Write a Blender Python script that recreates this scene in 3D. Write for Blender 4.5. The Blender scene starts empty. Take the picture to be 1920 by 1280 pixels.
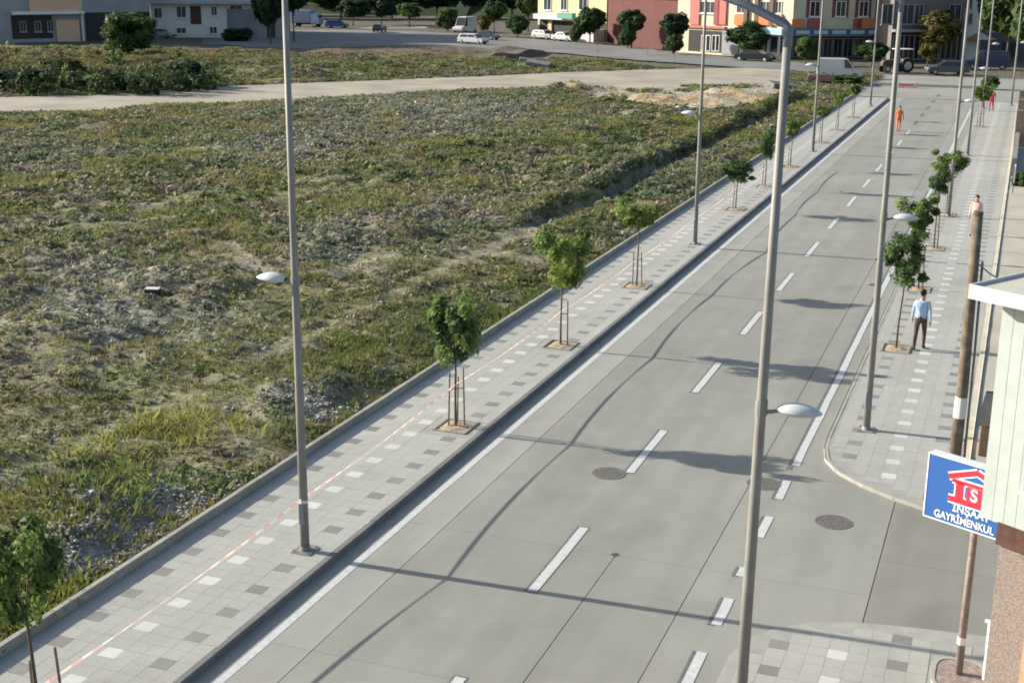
import bpy, bmesh, math, random
import numpy as np
from mathutils import Vector, Matrix
R = math.radians
scene = bpy.context.scene
C = scene.collection

# ------------------------------------------------------------------ camera
CAM_H = 10.5
F_PX = 2500.0                                   # focal length in photo pixels (1920 wide)
V_ = np.array([893-960, 9660-640, F_PX]); V_ /= np.linalg.norm(V_)
UP_ = -V_
RD_ = np.array([1944-960, -45-640, F_PX]); RD_ -= RD_.dot(UP_)*UP_; RD_ /= np.linalg.norm(RD_)
M_ = np.array([np.cross(RD_, UP_), RD_, UP_])   # camera (x right, y down, z forward) -> world
cam_d = bpy.data.cameras.new('camera')
cam = bpy.data.objects.new('camera', cam_d); C.objects.link(cam)
rot = Matrix(((M_[0][0], -M_[0][1], -M_[0][2]), (M_[1][0], -M_[1][1], -M_[1][2]), (M_[2][0], -M_[2][1], -M_[2][2])))
cam.matrix_world = Matrix.Translation((0, 0, CAM_H)) @ rot.to_4x4()
cam_d.sensor_fit = 'HORIZONTAL'; cam_d.sensor_width = 36.0; cam_d.lens = 36.0*F_PX/1920.0
cam_d.clip_start = 0.1; cam_d.clip_end = 6000
scene.camera = cam
scene.render.resolution_x = 1024; scene.render.resolution_y = 682

# ------------------------------------------------------------------ light
SUN_EL = 22.5; SHADOW_AZ = 2.6                  # shadows run along +X, turned slightly to +Y
world = bpy.data.worlds.new('World'); scene.world = world; world.use_nodes = True
nt = world.node_tree; bg = nt.nodes['Background']
sky = nt.nodes.new('ShaderNodeTexSky'); sky.sky_type = 'NISHITA'; sky.sun_disc = False
sky.sun_elevation = R(SUN_EL); sky.sun_rotation = R(270-SHADOW_AZ)
sky.air_density = 1.0; sky.dust_density = 2.0
nt.links.new(sky.outputs[0], bg.inputs[0]); bg.inputs[1].default_value = 0.10
sd = bpy.data.lights.new('sun', 'SUN'); sd.energy = 4.6; sd.angle = R(0.53); sd.color = (1.0, 0.93, 0.80)
sun = bpy.data.objects.new('sun', sd); C.objects.link(sun)
ldir = Vector((math.cos(R(SHADOW_AZ))*math.cos(R(SUN_EL)), math.sin(R(SHADOW_AZ))*math.cos(R(SUN_EL)), -math.sin(R(SUN_EL))))
sun.rotation_euler = ldir.to_track_quat('-Z', 'Y').to_euler()
scene.view_settings.view_transform = 'Standard'; scene.view_settings.look = 'None'
scene.view_settings.exposure = 1.0; scene.view_settings.gamma = 1.0
scene.render.engine = 'CYCLES'; scene.cycles.filter_width = 1.8

# ------------------------------------------------------------------ helpers
def P(px, py, z=0.0):
    """photo pixel -> point where its ray meets the horizontal plane at height z"""
    d = M_ @ np.array([px-960.0, py-640.0, F_PX]); t = (z-CAM_H)/d[2]
    return Vector((d[0]*t, d[1]*t, z))
def ray(px, py):
    return Vector(M_ @ np.array([px-960.0, py-640.0, F_PX]))
def pix(x, y, z):
    p = np.stack([np.asarray(x, float), np.asarray(y, float), np.asarray(z, float)-CAM_H], -1) @ M_
    return 960+F_PX*p[..., 0]/p[..., 2], 640+F_PX*p[..., 1]/p[..., 2]

def _h(ix, iy, s):
    n = (ix.astype(np.int64)*374761393 + iy.astype(np.int64)*668265263 + s*982451653) & 0x7fffffff
    n = ((n ^ (n >> 13))*1274126177) & 0x7fffffff
    return ((n ^ (n >> 16)) & 0xffff)/65535.0
def vn(x, y, s=0):
    x = np.asarray(x, float); y = np.asarray(y, float)
    ix = np.floor(x); iy = np.floor(y); fx = x-ix; fy = y-iy
    fx = fx*fx*(3-2*fx); fy = fy*fy*(3-2*fy)
    a = _h(ix, iy, s); b = _h(ix+1, iy, s); c = _h(ix, iy+1, s); d = _h(ix+1, iy+1, s)
    return (a*(1-fx)+b*fx)*(1-fy)+(c*(1-fx)+d*fx)*fy
def fbm(x, y, s=0, o=4):
    r = 0; a = .5; t = 0
    for i in range(o):
        r = r+a*vn(x*2**i, y*2**i, s+i*17); t += a; a *= .5
    return r/t
def inpoly(px, py, poly):
    r = np.zeros(px.shape, bool); n = len(poly)
    for i in range(n):
        x1, y1 = poly[i]; x2, y2 = poly[(i+1) % n]
        c = ((y1 > py) != (y2 > py)) & (px < (x2-x1)*(py-y1)/((y2-y1) if y2 != y1 else 1e-9)+x1)
        r ^= c
    return r
def sstep(a, b, x):
    t = np.clip((x-a)/(b-a), 0, 1); return t*t*(3-2*t)

# materials -------------------------------------------------------
MATS = {}
def mat(name, col, rough=.8, var=.12, scale=3.0, bump=0.0, bscale=None, metal=0.0, spec=.3, detail=6, obj_var=0.0, col2=None, thr=None, alpha=None):
    if name in MATS: return MATS[name]
    m = bpy.data.materials.new(name); m.use_nodes = True; t = m.node_tree; b = t.nodes['Principled BSDF']
    b.inputs['Roughness'].default_value = rough; b.inputs['Metallic'].default_value = metal
    b.inputs['Specular IOR Level'].default_value = spec
    tc = t.nodes.new('ShaderNodeTexCoord'); geo = t.nodes.new('ShaderNodeNewGeometry')
    n = t.nodes.new('ShaderNodeTexNoise'); n.inputs['Scale'].default_value = scale; n.inputs['Detail'].default_value = detail
    t.links.new(geo.outputs['Position'], n.inputs['Vector'])
    rp = t.nodes.new('ShaderNodeValToRGB')
    e = rp.color_ramp.elements
    e[0].position = .3 if thr is None else thr[0]; e[1].position = .7 if thr is None else thr[1]
    c2 = col2 if col2 else tuple(min(1, c*(1+var)) for c in col)
    c1 = col if col2 else tuple(c*(1-var) for c in col)
    e[0].color = (*c1, 1); e[1].color = (*c2, 1)
    t.links.new(n.outputs['Fac'], rp.inputs['Fac'])
    out = rp.outputs['Color']
    if obj_var:
        oi = t.nodes.new('ShaderNodeObjectInfo'); mr = t.nodes.new('ShaderNodeMapRange')
        mr.inputs['To Min'].default_value = 1-obj_var; mr.inputs['To Max'].default_value = 1+obj_var
        t.links.new(oi.outputs['Random'], mr.inputs['Value'])
        mx = t.nodes.new('ShaderNodeVectorMath'); mx.operation = 'SCALE'
        t.links.new(out, mx.inputs[0]); t.links.new(mr.outputs[0], mx.inputs['Scale']); out = mx.outputs[0]
    t.links.new(out, b.inputs['Base Color'])
    if bump:
        n2 = t.nodes.new('ShaderNodeTexNoise'); n2.inputs['Scale'].default_value = bscale or scale*8; n2.inputs['Detail'].default_value = 4
        t.links.new(geo.outputs['Position'], n2.inputs['Vector'])
        bp = t.nodes.new('ShaderNodeBump'); bp.inputs['Strength'].default_value = bump; bp.inputs['Distance'].default_value = .03
        t.links.new(n2.outputs['Fac'], bp.inputs['Height']); t.links.new(bp.outputs[0], b.inputs['Normal'])
    MATS[name] = m; return m
def mat_attr(name, rough=.85, trans=.0, noise=.18, nscale=6.0, bump=0.0, bscale=4.0):
    """colour from the point attribute Col, broken up by noise"""
    if name in MATS: return MATS[name]
    m = bpy.data.materials.new(name); m.use_nodes = True; t = m.node_tree; b = t.nodes['Principled BSDF']
    b.inputs['Roughness'].default_value = rough; b.inputs['Specular IOR Level'].default_value = .2
    a = t.nodes.new('ShaderNodeAttribute'); a.attribute_name = 'Col'
    geo = t.nodes.new('ShaderNodeNewGeometry')
    n = t.nodes.new('ShaderNodeTexNoise'); n.inputs['Scale'].default_value = nscale; n.inputs['Detail'].default_value = 6
    t.links.new(geo.outputs['Position'], n.inputs['Vector'])
    mr = t.nodes.new('ShaderNodeMapRange'); mr.inputs['From Min'].default_value = .25; mr.inputs['From Max'].default_value = .75
    mr.inputs['To Min'].default_value = 1-noise*1.5; mr.inputs['To Max'].default_value = 1+noise*1.5
    t.links.new(n.outputs['Fac'], mr.inputs['Value'])
    s = t.nodes.new('ShaderNodeVectorMath'); s.operation = 'SCALE'
    t.links.new(a.outputs['Color'], s.inputs[0]); t.links.new(mr.outputs[0], s.inputs['Scale'])
    t.links.new(s.outputs[0], b.inputs['Base Color'])
    if bump:
        n2 = t.nodes.new('ShaderNodeTexNoise'); n2.inputs['Scale'].default_value = bscale; n2.inputs['Detail'].default_value = 6
        t.links.new(geo.outputs['Position'], n2.inputs['Vector'])
        bp = t.nodes.new('ShaderNodeBump'); bp.inputs['Strength'].default_value = bump; bp.inputs['Distance'].default_value = .15
        t.links.new(n2.outputs['Fac'], bp.inputs['Height']); t.links.new(bp.outputs[0], b.inputs['Normal'])
    if trans:
        tr = t.nodes.new('ShaderNodeBsdfTranslucent'); mx = t.nodes.new('ShaderNodeMixShader'); mx.inputs[0].default_value = trans
        t.links.new(s.outputs[0], tr.inputs['Color'])
        t.links.new(b.outputs[0], mx.inputs[1]); t.links.new(tr.outputs[0], mx.inputs[2])
        t.links.new(mx.outputs[0], t.nodes['Material Output'].inputs['Surface'])
    MATS[name] = m; return m
def glassy(name, col, rough=.12):
    return mat(name, col, rough=rough, var=.2, scale=.8, spec=.6)

# mesh builders ---------------------------------------------------
class MB:
    def __init__(s): s.v = []; s.f = []; s.m = []
    def add(s, vs, fs, mi=0):
        o = len(s.v); s.v += [tuple(v) for v in vs]; s.f += [tuple(i+o for i in f) for f in fs]; s.m += [mi]*len(fs); return s
    def box(s, x0, x1, y0, y1, z0, z1, mi=0):
        return s.add([(x0,y0,z0),(x1,y0,z0),(x1,y1,z0),(x0,y1,z0),(x0,y0,z1),(x1,y0,z1),(x1,y1,z1),(x0,y1,z1)],
                     [(0,3,2,1),(4,5,6,7),(0,1,5,4),(1,2,6,5),(2,3,7,6),(3,0,4,7)], mi)
    def prism(s, poly, z0, z1, mi=0):
        n = len(poly); vs = [(x,y,z0) for x,y in poly]+[(x,y,z1) for x,y in poly]
        return s.add(vs, [tuple(range(n-1,-1,-1)), tuple(range(n,2*n))]+[(i,(i+1)%n,n+(i+1)%n,n+i) for i in range(n)], mi)
    def prism_y(s, poly, y0, y1, mi=0):      # outline in x,z
        n = len(poly); vs = [(x,y0,z) for x,z in poly]+[(x,y1,z) for x,z in poly]
        return s.add(vs, [tuple(range(n)), tuple(range(2*n-1,n-1,-1))]+[(i,n+i,n+(i+1)%n,(i+1)%n) for i in range(n)], mi)
    def prism_x(s, poly, x0, x1, mi=0):      # outline in y,z
        n = len(poly); vs = [(x0,y,z) for y,z in poly]+[(x1,y,z) for y,z in poly]
        return s.add(vs, [tuple(range(n-1,-1,-1)), tuple(range(n,2*n))]+[(i,(i+1)%n,n+(i+1)%n,n+i) for i in range(n)], mi)
    def tube(s, pts, rad, n=8, mi=0, cap=True):
        pts = [Vector(p) for p in pts]; o = len(s.v); k = len(pts)
        if not hasattr(rad, '__len__'): rad = [rad]*k
        ref = None
        for i in range(k):
            d = (pts[min(i+1,k-1)]-pts[max(i-1,0)]).normalized()
            if ref is None: ref = Vector((1,0,0)) if abs(d.x) < .9 else Vector((0,1,0))
            u = (ref-d*ref.dot(d)).normalized(); w = d.cross(u); ref = u
            for j in range(n):
                a = 2*math.pi*j/n; q = pts[i]+(u*math.cos(a)+w*math.sin(a))*rad[i]; s.v.append(tuple(q))
        for i in range(k-1):
            for j in range(n):
                s.f.append((o+i*n+j, o+i*n+(j+1)%n, o+(i+1)*n+(j+1)%n, o+(i+1)*n+j)); s.m.append(mi)
        if cap:
            s.f.append(tuple(o+j for j in range(n-1,-1,-1))); s.m.append(mi)
            s.f.append(tuple(o+(k-1)*n+j for j in range(n))); s.m.append(mi)
        return s
    def build(s, name, mats, parent=None, smooth=False, loc=None, rz=None):
        me = mesh_from(s.v, s.f, name)
        if not isinstance(mats, (list, tuple)): mats = [mats]
        for m in mats: me.materials.append(m)
        if len(mats) > 1: me.polygons.foreach_set('material_index', s.m)
        if smooth: me.polygons.foreach_set('use_smooth', [True]*len(me.polygons))
        return obj(name, me, parent, loc, rz)
def mesh_from(v, f, name):
    me = bpy.data.meshes.new(name); me.from_pydata(v, [], f); me.update(); return me
def obj(name, me, parent=None, loc=None, rz=None):
    o = bpy.data.objects.new(name, me); C.objects.link(o)
    if parent is not None: o.parent = parent
    if loc is not None: o.location = loc
    if rz is not None: o.rotation_euler[2] = rz
    return o
def bevelled(o, w=.01, seg=2):
    b = o.modifiers.new('bevel', 'BEVEL'); b.width = w; b.segments = seg; b.limit_method = 'ANGLE'; return o
def empty(name, loc, rz=0):
    o = bpy.data.objects.new(name, None); C.objects.link(o); o.location = loc; o.rotation_euler[2] = rz; o.empty_display_size = .3; return o
def tag(o, label=None, cat=None, group=None, kind=None):
    if label: o['label'] = label
    if cat: o['category'] = cat
    if group: o['group'] = group
    if kind: o['kind'] = kind
    return o
KIDS = {}
def copy_tree(o, parent=None):
    c = o.copy(); C.objects.link(c); c.parent = parent
    for ch in o.children: copy_tree(ch, c)
    return c
def np_mesh(name, verts, faces_flat, per, material, col=None, parent=None, smooth=False):
    """numpy verts (n,3), flat loop indices, `per` corners per face"""
    me = bpy.data.meshes.new(name); nv = len(verts); nf = len(faces_flat)//per
    me.vertices.add(nv); me.vertices.foreach_set('co', np.ascontiguousarray(verts, np.float32).ravel())
    me.loops.add(nf*per); me.loops.foreach_set('vertex_index', np.ascontiguousarray(faces_flat, np.int32))
    me.polygons.add(nf); me.polygons.foreach_set('loop_start', np.arange(0, nf*per, per, dtype=np.int32))
    if col is not None:
        a = me.attributes.new('Col', 'FLOAT_COLOR', 'POINT'); c4 = np.ones((nv, 4), np.float32); c4[:, :3] = col
        a.data.foreach_set('color', c4.ravel())
    if smooth: me.polygons.foreach_set('use_smooth', np.ones(nf, bool))
    me.update(calc_edges=True); me.validate(); me.materials.append(material)
    return obj(name, me, parent)

# ------------------------------------------------------------------ colours
def road_mat(name, col, wear=.72, obj_var=.03):
    m = bpy.data.materials.new(name); m.use_nodes = True; t = m.node_tree; b = t.nodes['Principled BSDF']; L = t.links
    b.inputs['Roughness'].default_value = .92; b.inputs['Specular IOR Level'].default_value = .25
    geo = t.nodes.new('ShaderNodeNewGeometry')
    def noise(sc, vec, detail, lo, hi, f0=.3, f1=.7):
        mp = t.nodes.new('ShaderNodeMapping'); mp.inputs['Scale'].default_value = vec; L.new(geo.outputs['Position'], mp.inputs['Vector'])
        n = t.nodes.new('ShaderNodeTexNoise'); n.inputs['Scale'].default_value = sc; n.inputs['Detail'].default_value = detail; L.new(mp.outputs[0], n.inputs['Vector'])
        r = t.nodes.new('ShaderNodeMapRange'); r.inputs['From Min'].default_value = f0; r.inputs['From Max'].default_value = f1; r.inputs['To Min'].default_value = lo; r.inputs['To Max'].default_value = hi
        L.new(n.outputs['Fac'], r.inputs['Value']); return r.outputs[0]
    def mul(x, y):
        q = t.nodes.new('ShaderNodeMath'); q.operation = 'MULTIPLY'; L.new(x, q.inputs[0]); L.new(y, q.inputs[1]); return q.outputs[0]
    f = noise(1.0, (.30,.12,1), 4, 1-.11*wear, 1+.10*wear)
    f = mul(f, noise(1.0, (1.9,.045,1), 3, 1-.09*wear, 1+.07*wear))          # streaks along the lanes
    f = mul(f, noise(1.0, (1.3,.9,1), 6, 1-.07*wear, 1+.06*wear))
    f = mul(f, noise(38.0, (1,1,1), 3, .88, 1.12, .25, .75))                  # grain
    f = mul(f, noise(1.0, (.55,.40,1), 5, 1-.17*wear, 1.0, .30, .42))         # darker stains
    f = mul(f, noise(1.0, (.75,.5,3), 5, 1.0, 1+.13*wear, .60, .72))          # dusty pale patches
    oi = t.nodes.new('ShaderNodeObjectInfo'); mr = t.nodes.new('ShaderNodeMapRange'); mr.inputs['To Min'].default_value = 1-obj_var; mr.inputs['To Max'].default_value = 1+obj_var
    L.new(oi.outputs['Random'], mr.inputs['Value']); f = mul(f, mr.outputs[0])
    rgb = t.nodes.new('ShaderNodeRGB'); rgb.outputs[0].default_value = (*col, 1)
    sc = t.nodes.new('ShaderNodeVectorMath'); sc.operation = 'SCALE'; L.new(rgb.outputs[0], sc.inputs[0]); L.new(f, sc.inputs['Scale']); L.new(sc.outputs[0], b.inputs['Base Color'])
    n2 = t.nodes.new('ShaderNodeTexNoise'); n2.inputs['Scale'].default_value = 60; L.new(geo.outputs['Position'], n2.inputs['Vector'])
    bp = t.nodes.new('ShaderNodeBump'); bp.inputs['Strength'].default_value = .2; bp.inputs['Distance'].default_value = .02; L.new(n2.outputs['Fac'], bp.inputs['Height']); L.new(bp.outputs[0], b.inputs['Normal'])
    MATS[name] = m; return m
ASPH = road_mat('concrete_road', (.243,.245,.221))
ASPHL = road_mat('concrete_gutter_lane', (.285,.286,.262))
ASPH2 = road_mat('side_street_concrete', (.218,.217,.193), .8)
JOINT = mat('joint_filler', (.10,.10,.10), rough=.9)
TAR = mat('tar_seal', (.07,.072,.085), rough=.7, var=.3, scale=4)
PAINT = mat('road_paint', (.46,.475,.475), rough=.75, var=.12, scale=9, bump=.05)
PAINTK = mat('blacked_out_paint', (.12,.125,.125), rough=.85, var=.2, scale=6)
SLAB = road_mat('grey_slab', (.335,.338,.315), .62, .016)
SLABJ = mat('slab_bed', (.29,.29,.268), rough=.95)
SLABW = mat('white_slab', (.47,.475,.455), rough=.9, scale=8, var=.05, bump=.1, bscale=50, obj_var=.06)
SLABD = mat('dark_slab', (.200,.200,.191), rough=.9, scale=8, var=.07, bump=.1, bscale=50, obj_var=.10)
KERB = mat('kerb_concrete', (.155,.155,.155), rough=.92, scale=2.0, var=.14, bump=.2, bscale=40, obj_var=.07)
KERBP = mat('pale_kerb', (.31,.302,.265), rough=.92, scale=2.0, var=.1, bump=.2, bscale=40, obj_var=.05)
GALV = mat('galvanised_steel', (.225,.22,.205), rough=.6, var=.16, scale=1.6, metal=.1, spec=.3)
GALVD = mat('steel_arm', (.16,.18,.22), rough=.5, var=.1, metal=.3)
LAMPW = mat('lamp_housing', (.48,.51,.52), rough=.35, var=.04, spec=.5)
LAMPG = mat('lamp_lens', (.42,.46,.47), rough=.2, var=.1, spec=.6)
BARK = mat('bark', (.12,.095,.07), rough=.95, var=.35, scale=18, bump=.5, bscale=60)
STAKE = mat('stake_wood', (.22,.145,.085), rough=.9, var=.3, scale=14)
SOIL = mat('sandy_soil', (.36,.28,.19), rough=1, var=.3, scale=9, bump=.8, bscale=30)
BOARD = mat('pit_board', (.28,.25,.20), rough=.9, var=.25, scale=10)
LEAF = mat_attr('leaves', rough=.6, trans=.42, noise=.22, nscale=14)
GRASSM = mat_attr('grass_blades', rough=.8, trans=.42, noise=.15, nscale=5)
STONEM = mat_attr('stones', rough=.95, noise=.15, nscale=9)
GROUND = mat_attr('soil_and_turf', rough=1.0, noise=.36, nscale=1.3, bump=.9, bscale=3.0)
RED = mat('red_paint', (.42,.06,.06), rough=.5, var=.1)
WHITE = mat('white_paint', (.62,.62,.60), rough=.5, var=.05)
RUBBER = mat('rubber', (.02,.02,.02), rough=.8)
RIM = mat('rim', (.35,.36,.37), rough=.35, metal=.6)
CARGLASS = glassy('car_glass', (.025,.03,.035))
GLASS = glassy('window_glass', (.05,.06,.075))
HEADL = mat('headlamp', (.6,.6,.58), rough=.2)
TAILL = mat('tail_lamp', (.35,.02,.02), rough=.3)

# ================================================================== GROUND
TRACK_UP = [(-260,205),(0,184),(200,180),(480,160),(640,155),(900,145),(1050,137),(1250,131),(1470,128)]
TRACK_LO = [(-260,240),(0,214),(160,213),(300,200),(500,194),(700,181),(900,170),(1100,168),(1470,160)]
STREET_UP = [(380,60),(600,57),(770,60),(930,68),(1000,75),(1130,85),(1270,100),(1480,118),(1600,124)]
STREET_LO = [(380,85),(560,92),(740,88),(880,90),(1000,97),(1130,108),(1250,119),(1470,133),(1600,140)]
DITCH = [(-19.0,50), (-18.6,56), (-18.4,70), (-18.2,90), (-17.9,117), (-17.9,124)]
def ditch_x(y):
    return np.interp(y, [p[1] for p in DITCH], [p[0] for p in DITCH])
def masks(x, y):
    px, py = pix(x, y, np.zeros_like(np.asarray(x, float)))
    tr = inpoly(px, py, TRACK_UP+TRACK_LO[::-1])
    st = inpoly(px, py, STREET_UP+STREET_LO[::-1])
    return px, py, tr, st
SANDH = [(P(a_, b_).x, P(a_, b_).y, r_, h_) for a_, b_, r_, h_ in ((1075,178,1.8,.8),(1210,192,1.6,.5),(1345,182,1.7,.6),(1400,186,1.3,.5),(1120,172,1.4,.5))]
def height(x, y):
    x = np.asarray(x, float); y = np.asarray(y, float)
    px, py, tr, st = masks(x, y)
    pyt = np.interp(px, [p[0] for p in TRACK_LO], [p[1] for p in TRACK_LO])
    fld = sstep(-14.6, -16.0, x)*sstep(pyt, pyt+14, py)*sstep(128, 118, y)      # near field, this side of the track
    bump = (fbm(x*.35, y*.35, 3)-.5)*.6+(fbm(x*1.3, y*1.3, 9, 3)-.5)*.5
    rub = sstep(.52, .75, fbm(x*.16, y*.16, 21))                                 # rubble mounds
    h = .10+fld*(.10+bump*(.55+.5*rub)+rub*.25)
    for (hx_, hy_, hr, hh_) in SANDH: h = h+hh_*np.exp(-(((x-hx_)/(hr*1.7))**2+((y-hy_)/hr)**2))*(.7+.6*vn(x*.9, y*.9, 15))
    dx = x-ditch_x(y); dm = sstep(50, 58, y)*sstep(124, 114, y)
    h = h+dm*(.48*np.exp(-((dx+.9)/.6)**2)*(.6+.8*vn(y*.5, 3+y*0, 5))-.85*np.exp(-((dx-.1-.35*(vn(y*.35,y*0,77)-.5))/.42)**2))
    pyu = np.interp(px, [p[0] for p in TRACK_UP], [p[1] for p in TRACK_UP])
    far = sstep(-30, -42, x)*sstep(pyu-1, pyu-8, py)*sstep(92, 100, py)
    h = h+far*(.35+(fbm(x*.2, y*.2, 41)-.5)*1.6)
    h = np.where(tr | st, .02+.05*(vn(x*.5, y*.5, 7)-.5), h)
    h = np.where(x > -14.9, np.minimum(h, .14), h)
    h = np.where((x > -14.4) | (y > 150) & (x > -60), -.06, h)
    return h
def ground_sheet():
    xs = np.concatenate([np.linspace(-700, -160, 16), np.arange(-155, -62, 1.0), np.arange(-62, -13.8, .34), np.linspace(-13, 40, 30), np.linspace(60, 700, 12)])
    ys = np.concatenate([np.linspace(-150, 4, 12), np.arange(5, 70, .34), np.arange(70, 140, .6), np.arange(140, 215, 2.0), np.linspace(220, 900, 22)])
    X, Y = np.meshgrid(xs, ys); sh = X.shape; x = X.ravel(); y = Y.ravel(); z = height(x, y)
    px, py, tr, st = masks(x, y)
    n1 = fbm(x*.22, y*.22, 61)[:, None]; n2 = fbm(x*.9, y*.9, 71)[:, None]
    soil = np.array([.200,.175,.130]); turf = np.array([.170,.172,.088]); dry = np.array([.19,.145,.07]); grey = np.array([.20,.195,.18])
    hz = heap_zone(px, py)[:, None]
    col = soil*(1-sstep(.35,.6,n1))+turf*sstep(.35,.6,n1)
    col = col*(1-.5*sstep(.5,.7,n2))+dry*.5*sstep(.5,.7,n2)
    g = (grey_zone(px, py)*sstep(.3,.6,n2[:,0]))[:, None]; col = col*(1-g)+grey*g
    col = col*(1-.8*hz)+np.array([.24,.235,.225])*.8*hz
    sand = inpoly(px, py, [(1030,172),(1100,160),(1200,178),(1330,172),(1450,175),(1440,196),(1330,208),(1200,204),(1090,196)])
    col = np.where(sand_zone(px, py, x, y)[:, None], np.array([.30,.262,.20])*(.85+.3*n2), col)
    col = np.where((sand & (fbm(x*.3,y*.3,5) > .47))[:, None], np.array([.36,.265,.145]), col)
    dg = inpoly(px, py, [(1010,230),(1130,222),(1270,226),(1280,250),(1100,262),(1020,252)])
    col = np.where((dg & (n2[:,0] > .38))[:, None], np.array([.22,.16,.065]), col)
    rb = inpoly(px, py, [(300,78),(560,85),(900,92),(900,108),(600,118),(420,112),(300,95)])
    col = np.where((rb & (n2[:,0] > .4))[:, None], np.array([.20,.105,.07]), col)
    gravel = np.array([.30,.268,.212])*(.85+.3*n2)
    apron = inpoly(px, py, [(1180,135),(1250,118),(1470,132),(1500,150),(1440,180),(1330,184),(1200,176),(1050,170),(1150,162)])
    col = np.where(tr[:, None] | apron[:, None], gravel, col)
    col = np.where(((y > 150) | (y < 0))[:, None] & ~tr[:, None], np.array([.11,.10,.075]), col)
    i = np.arange(sh[0]*sh[1]).reshape(sh)
    q = np.stack([i[:-1,:-1], i[:-1,1:], i[1:,1:], i[1:,:-1]], -1).reshape(-1)
    o = np_mesh('ground', np.stack([x,y,z], -1), q, 4, GROUND, col, smooth=True)
    tag(o, kind='structure')
def heap_zone(px, py):
    r = np.zeros(np.shape(px))
    for cx, cy, rx, ry, an in ((265,990,105,42,-.62),(165,1068,75,30,-.62),(575,768,62,20,.3)):
        c, s_ = math.cos(an), math.sin(an); a = (px-cx)*c+(py-cy)*s_; b = -(px-cx)*s_+(py-cy)*c; r = np.maximum(r, np.exp(-((a/rx)**2+(b/ry)**2)**1.5))
    return r
SANDP = [(1030,172),(1120,150),(1300,148),(1480,146),(1462,182),(1425,203),(1330,210),(1240,204),(1120,196)]
def sand_zone(px, py, x, y):
    return inpoly(px, py, SANDP) & (fbm(x*.22, y*.22, 144) > .36)
def grey_zone(px, py):
    def blob(cx, cy, rx, ry): return np.exp(-(((px-cx)/rx)**2+((py-cy)/ry)**2))
    return np.clip(blob(800,215,260,42)+.9*blob(540,285,150,50)+.7*blob(90,290,160,60)*.6+.8*blob(150,560,200,90)+.8*blob(330,650,260,70)+1.1*blob(270,1000,90,60)+blob(560,765,80,25)+.5*blob(900,400,200,60)+.6*blob(150,830,120,60)+.6*blob(650,480,160,50)+.6*blob(1280,330,150,40), 0, 1)
ground_sheet()

def strip(name, up, lo, z, material):
    vs = []; n = len(up)
    ss = 170
    ups = [(np.interp(t, range(n), [p[0] for p in up]), np.interp(t, range(n), [p[1] for p in up])) for t in np.linspace(0, n-1, ss)]
    los = [(np.interp(t, range(n), [p[0] for p in lo]), np.interp(t, range(n), [p[1] for p in lo])) for t in np.linspace(0, n-1, ss)]
    rnd = random.Random(3)
    for i_, (u, l) in enumerate(zip(ups, los)):
        a = P(*u); b = P(*l); a.z = b.z = z; w = 2.4*(float(fbm(np.array([i_*.18]), np.array([2.0]), 8, 2)[0])-.5)
        vs += [a+Vector((0,w,0)), b+Vector((0,2.6*(float(fbm(np.array([i_*.18]), np.array([9.0]), 18, 2)[0])-.5),0))]
    o = obj(name, mesh_from(vs, [(2*i, 2*i+1, 2*i+3, 2*i+2) for i in range(ss-1)], name)); o.data.materials.append(material)
    return tag(o, kind='structure')
strip('dirt_track', TRACK_UP, TRACK_LO, .09, mat('track_gravel', (.225,.20,.158), rough=1, var=.15, scale=.22, bump=.6, bscale=6, col2=(.36,.325,.262)))
strip('street', STREET_UP, STREET_LO, .10, mat('old_asphalt', (.125,.13,.132), rough=.95, scale=.15, col2=(.195,.195,.188)))
strip('lane', [(560,44),(640,41),(700,40),(800,44)], [(560,52),(640,53),(700,54),(800,54)], .08, mat('sunlit_lane', (.36,.33,.28), rough=1, var=.15, scale=.2))  # strip of road in sun, its light put into the pale colour

# ------------------------------------------------------------------ road
KL = -11.0; KR = -3.5; PZ = .125; PZR = .07; PZN = .022                            # kerb lines of the road
def rect(name, x0, x1, y0, y1, z, material, parent=None):
    o = obj(name, mesh_from([(x0,y0,z),(x1,y0,z),(x1,y1,z),(x0,y1,z)], [(0,1,2,3)], name), parent); o.data.materials.append(material); return o
road = rect('road', KL-.3, 14, -20, 124, -.02, JOINT); tag(road, kind='structure')
def panel(x0, x1, y0, y1, material, gx=.008, gy=.003):
    MB().box(x0+gx, x1-gx, y0+gy, y1-gy, -.015, 0).build('concrete_panel', material, road)
ycuts = [-15, -2, 6, 11.6, 16.9, 22.2, 27.5, 33, 38.6, 44, 49.4, 55, 61, 67, 74, 81, 88, 96, 104, 113, 123.8]
for a, b in zip(ycuts[:-1], ycuts[1:]):
    panel(KL-.2, -9.77, a, b, ASPHL)
    if b <= 22.3: panel(-9.77, -6.27, a, b, ASPH); panel(-6.27, -4.63, a, b, ASPH)
    else: panel(-9.77, -4.63, a, b, ASPH)
    if not (16 < a < 30): panel(-4.63, -3.1, a, b, ASPH)
    else: panel(-4.63, -1.64, a, b, ASPH)
panel(-1.64, 3.2, 16.9, 23.8, ASPH2, .010); panel(-1.64, 3.2, 23.8, 32.9, ASPH2, .010); panel(3.2, 13, 18.9, 32.9, ASPH2)
junction = rect('junction', -34, 16, 124.02, 152, .0, mat('junction_asphalt', (.22,.22,.205), rough=.95, scale=.2, col2=(.27,.27,.25))); tag(junction, kind='structure')
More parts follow.
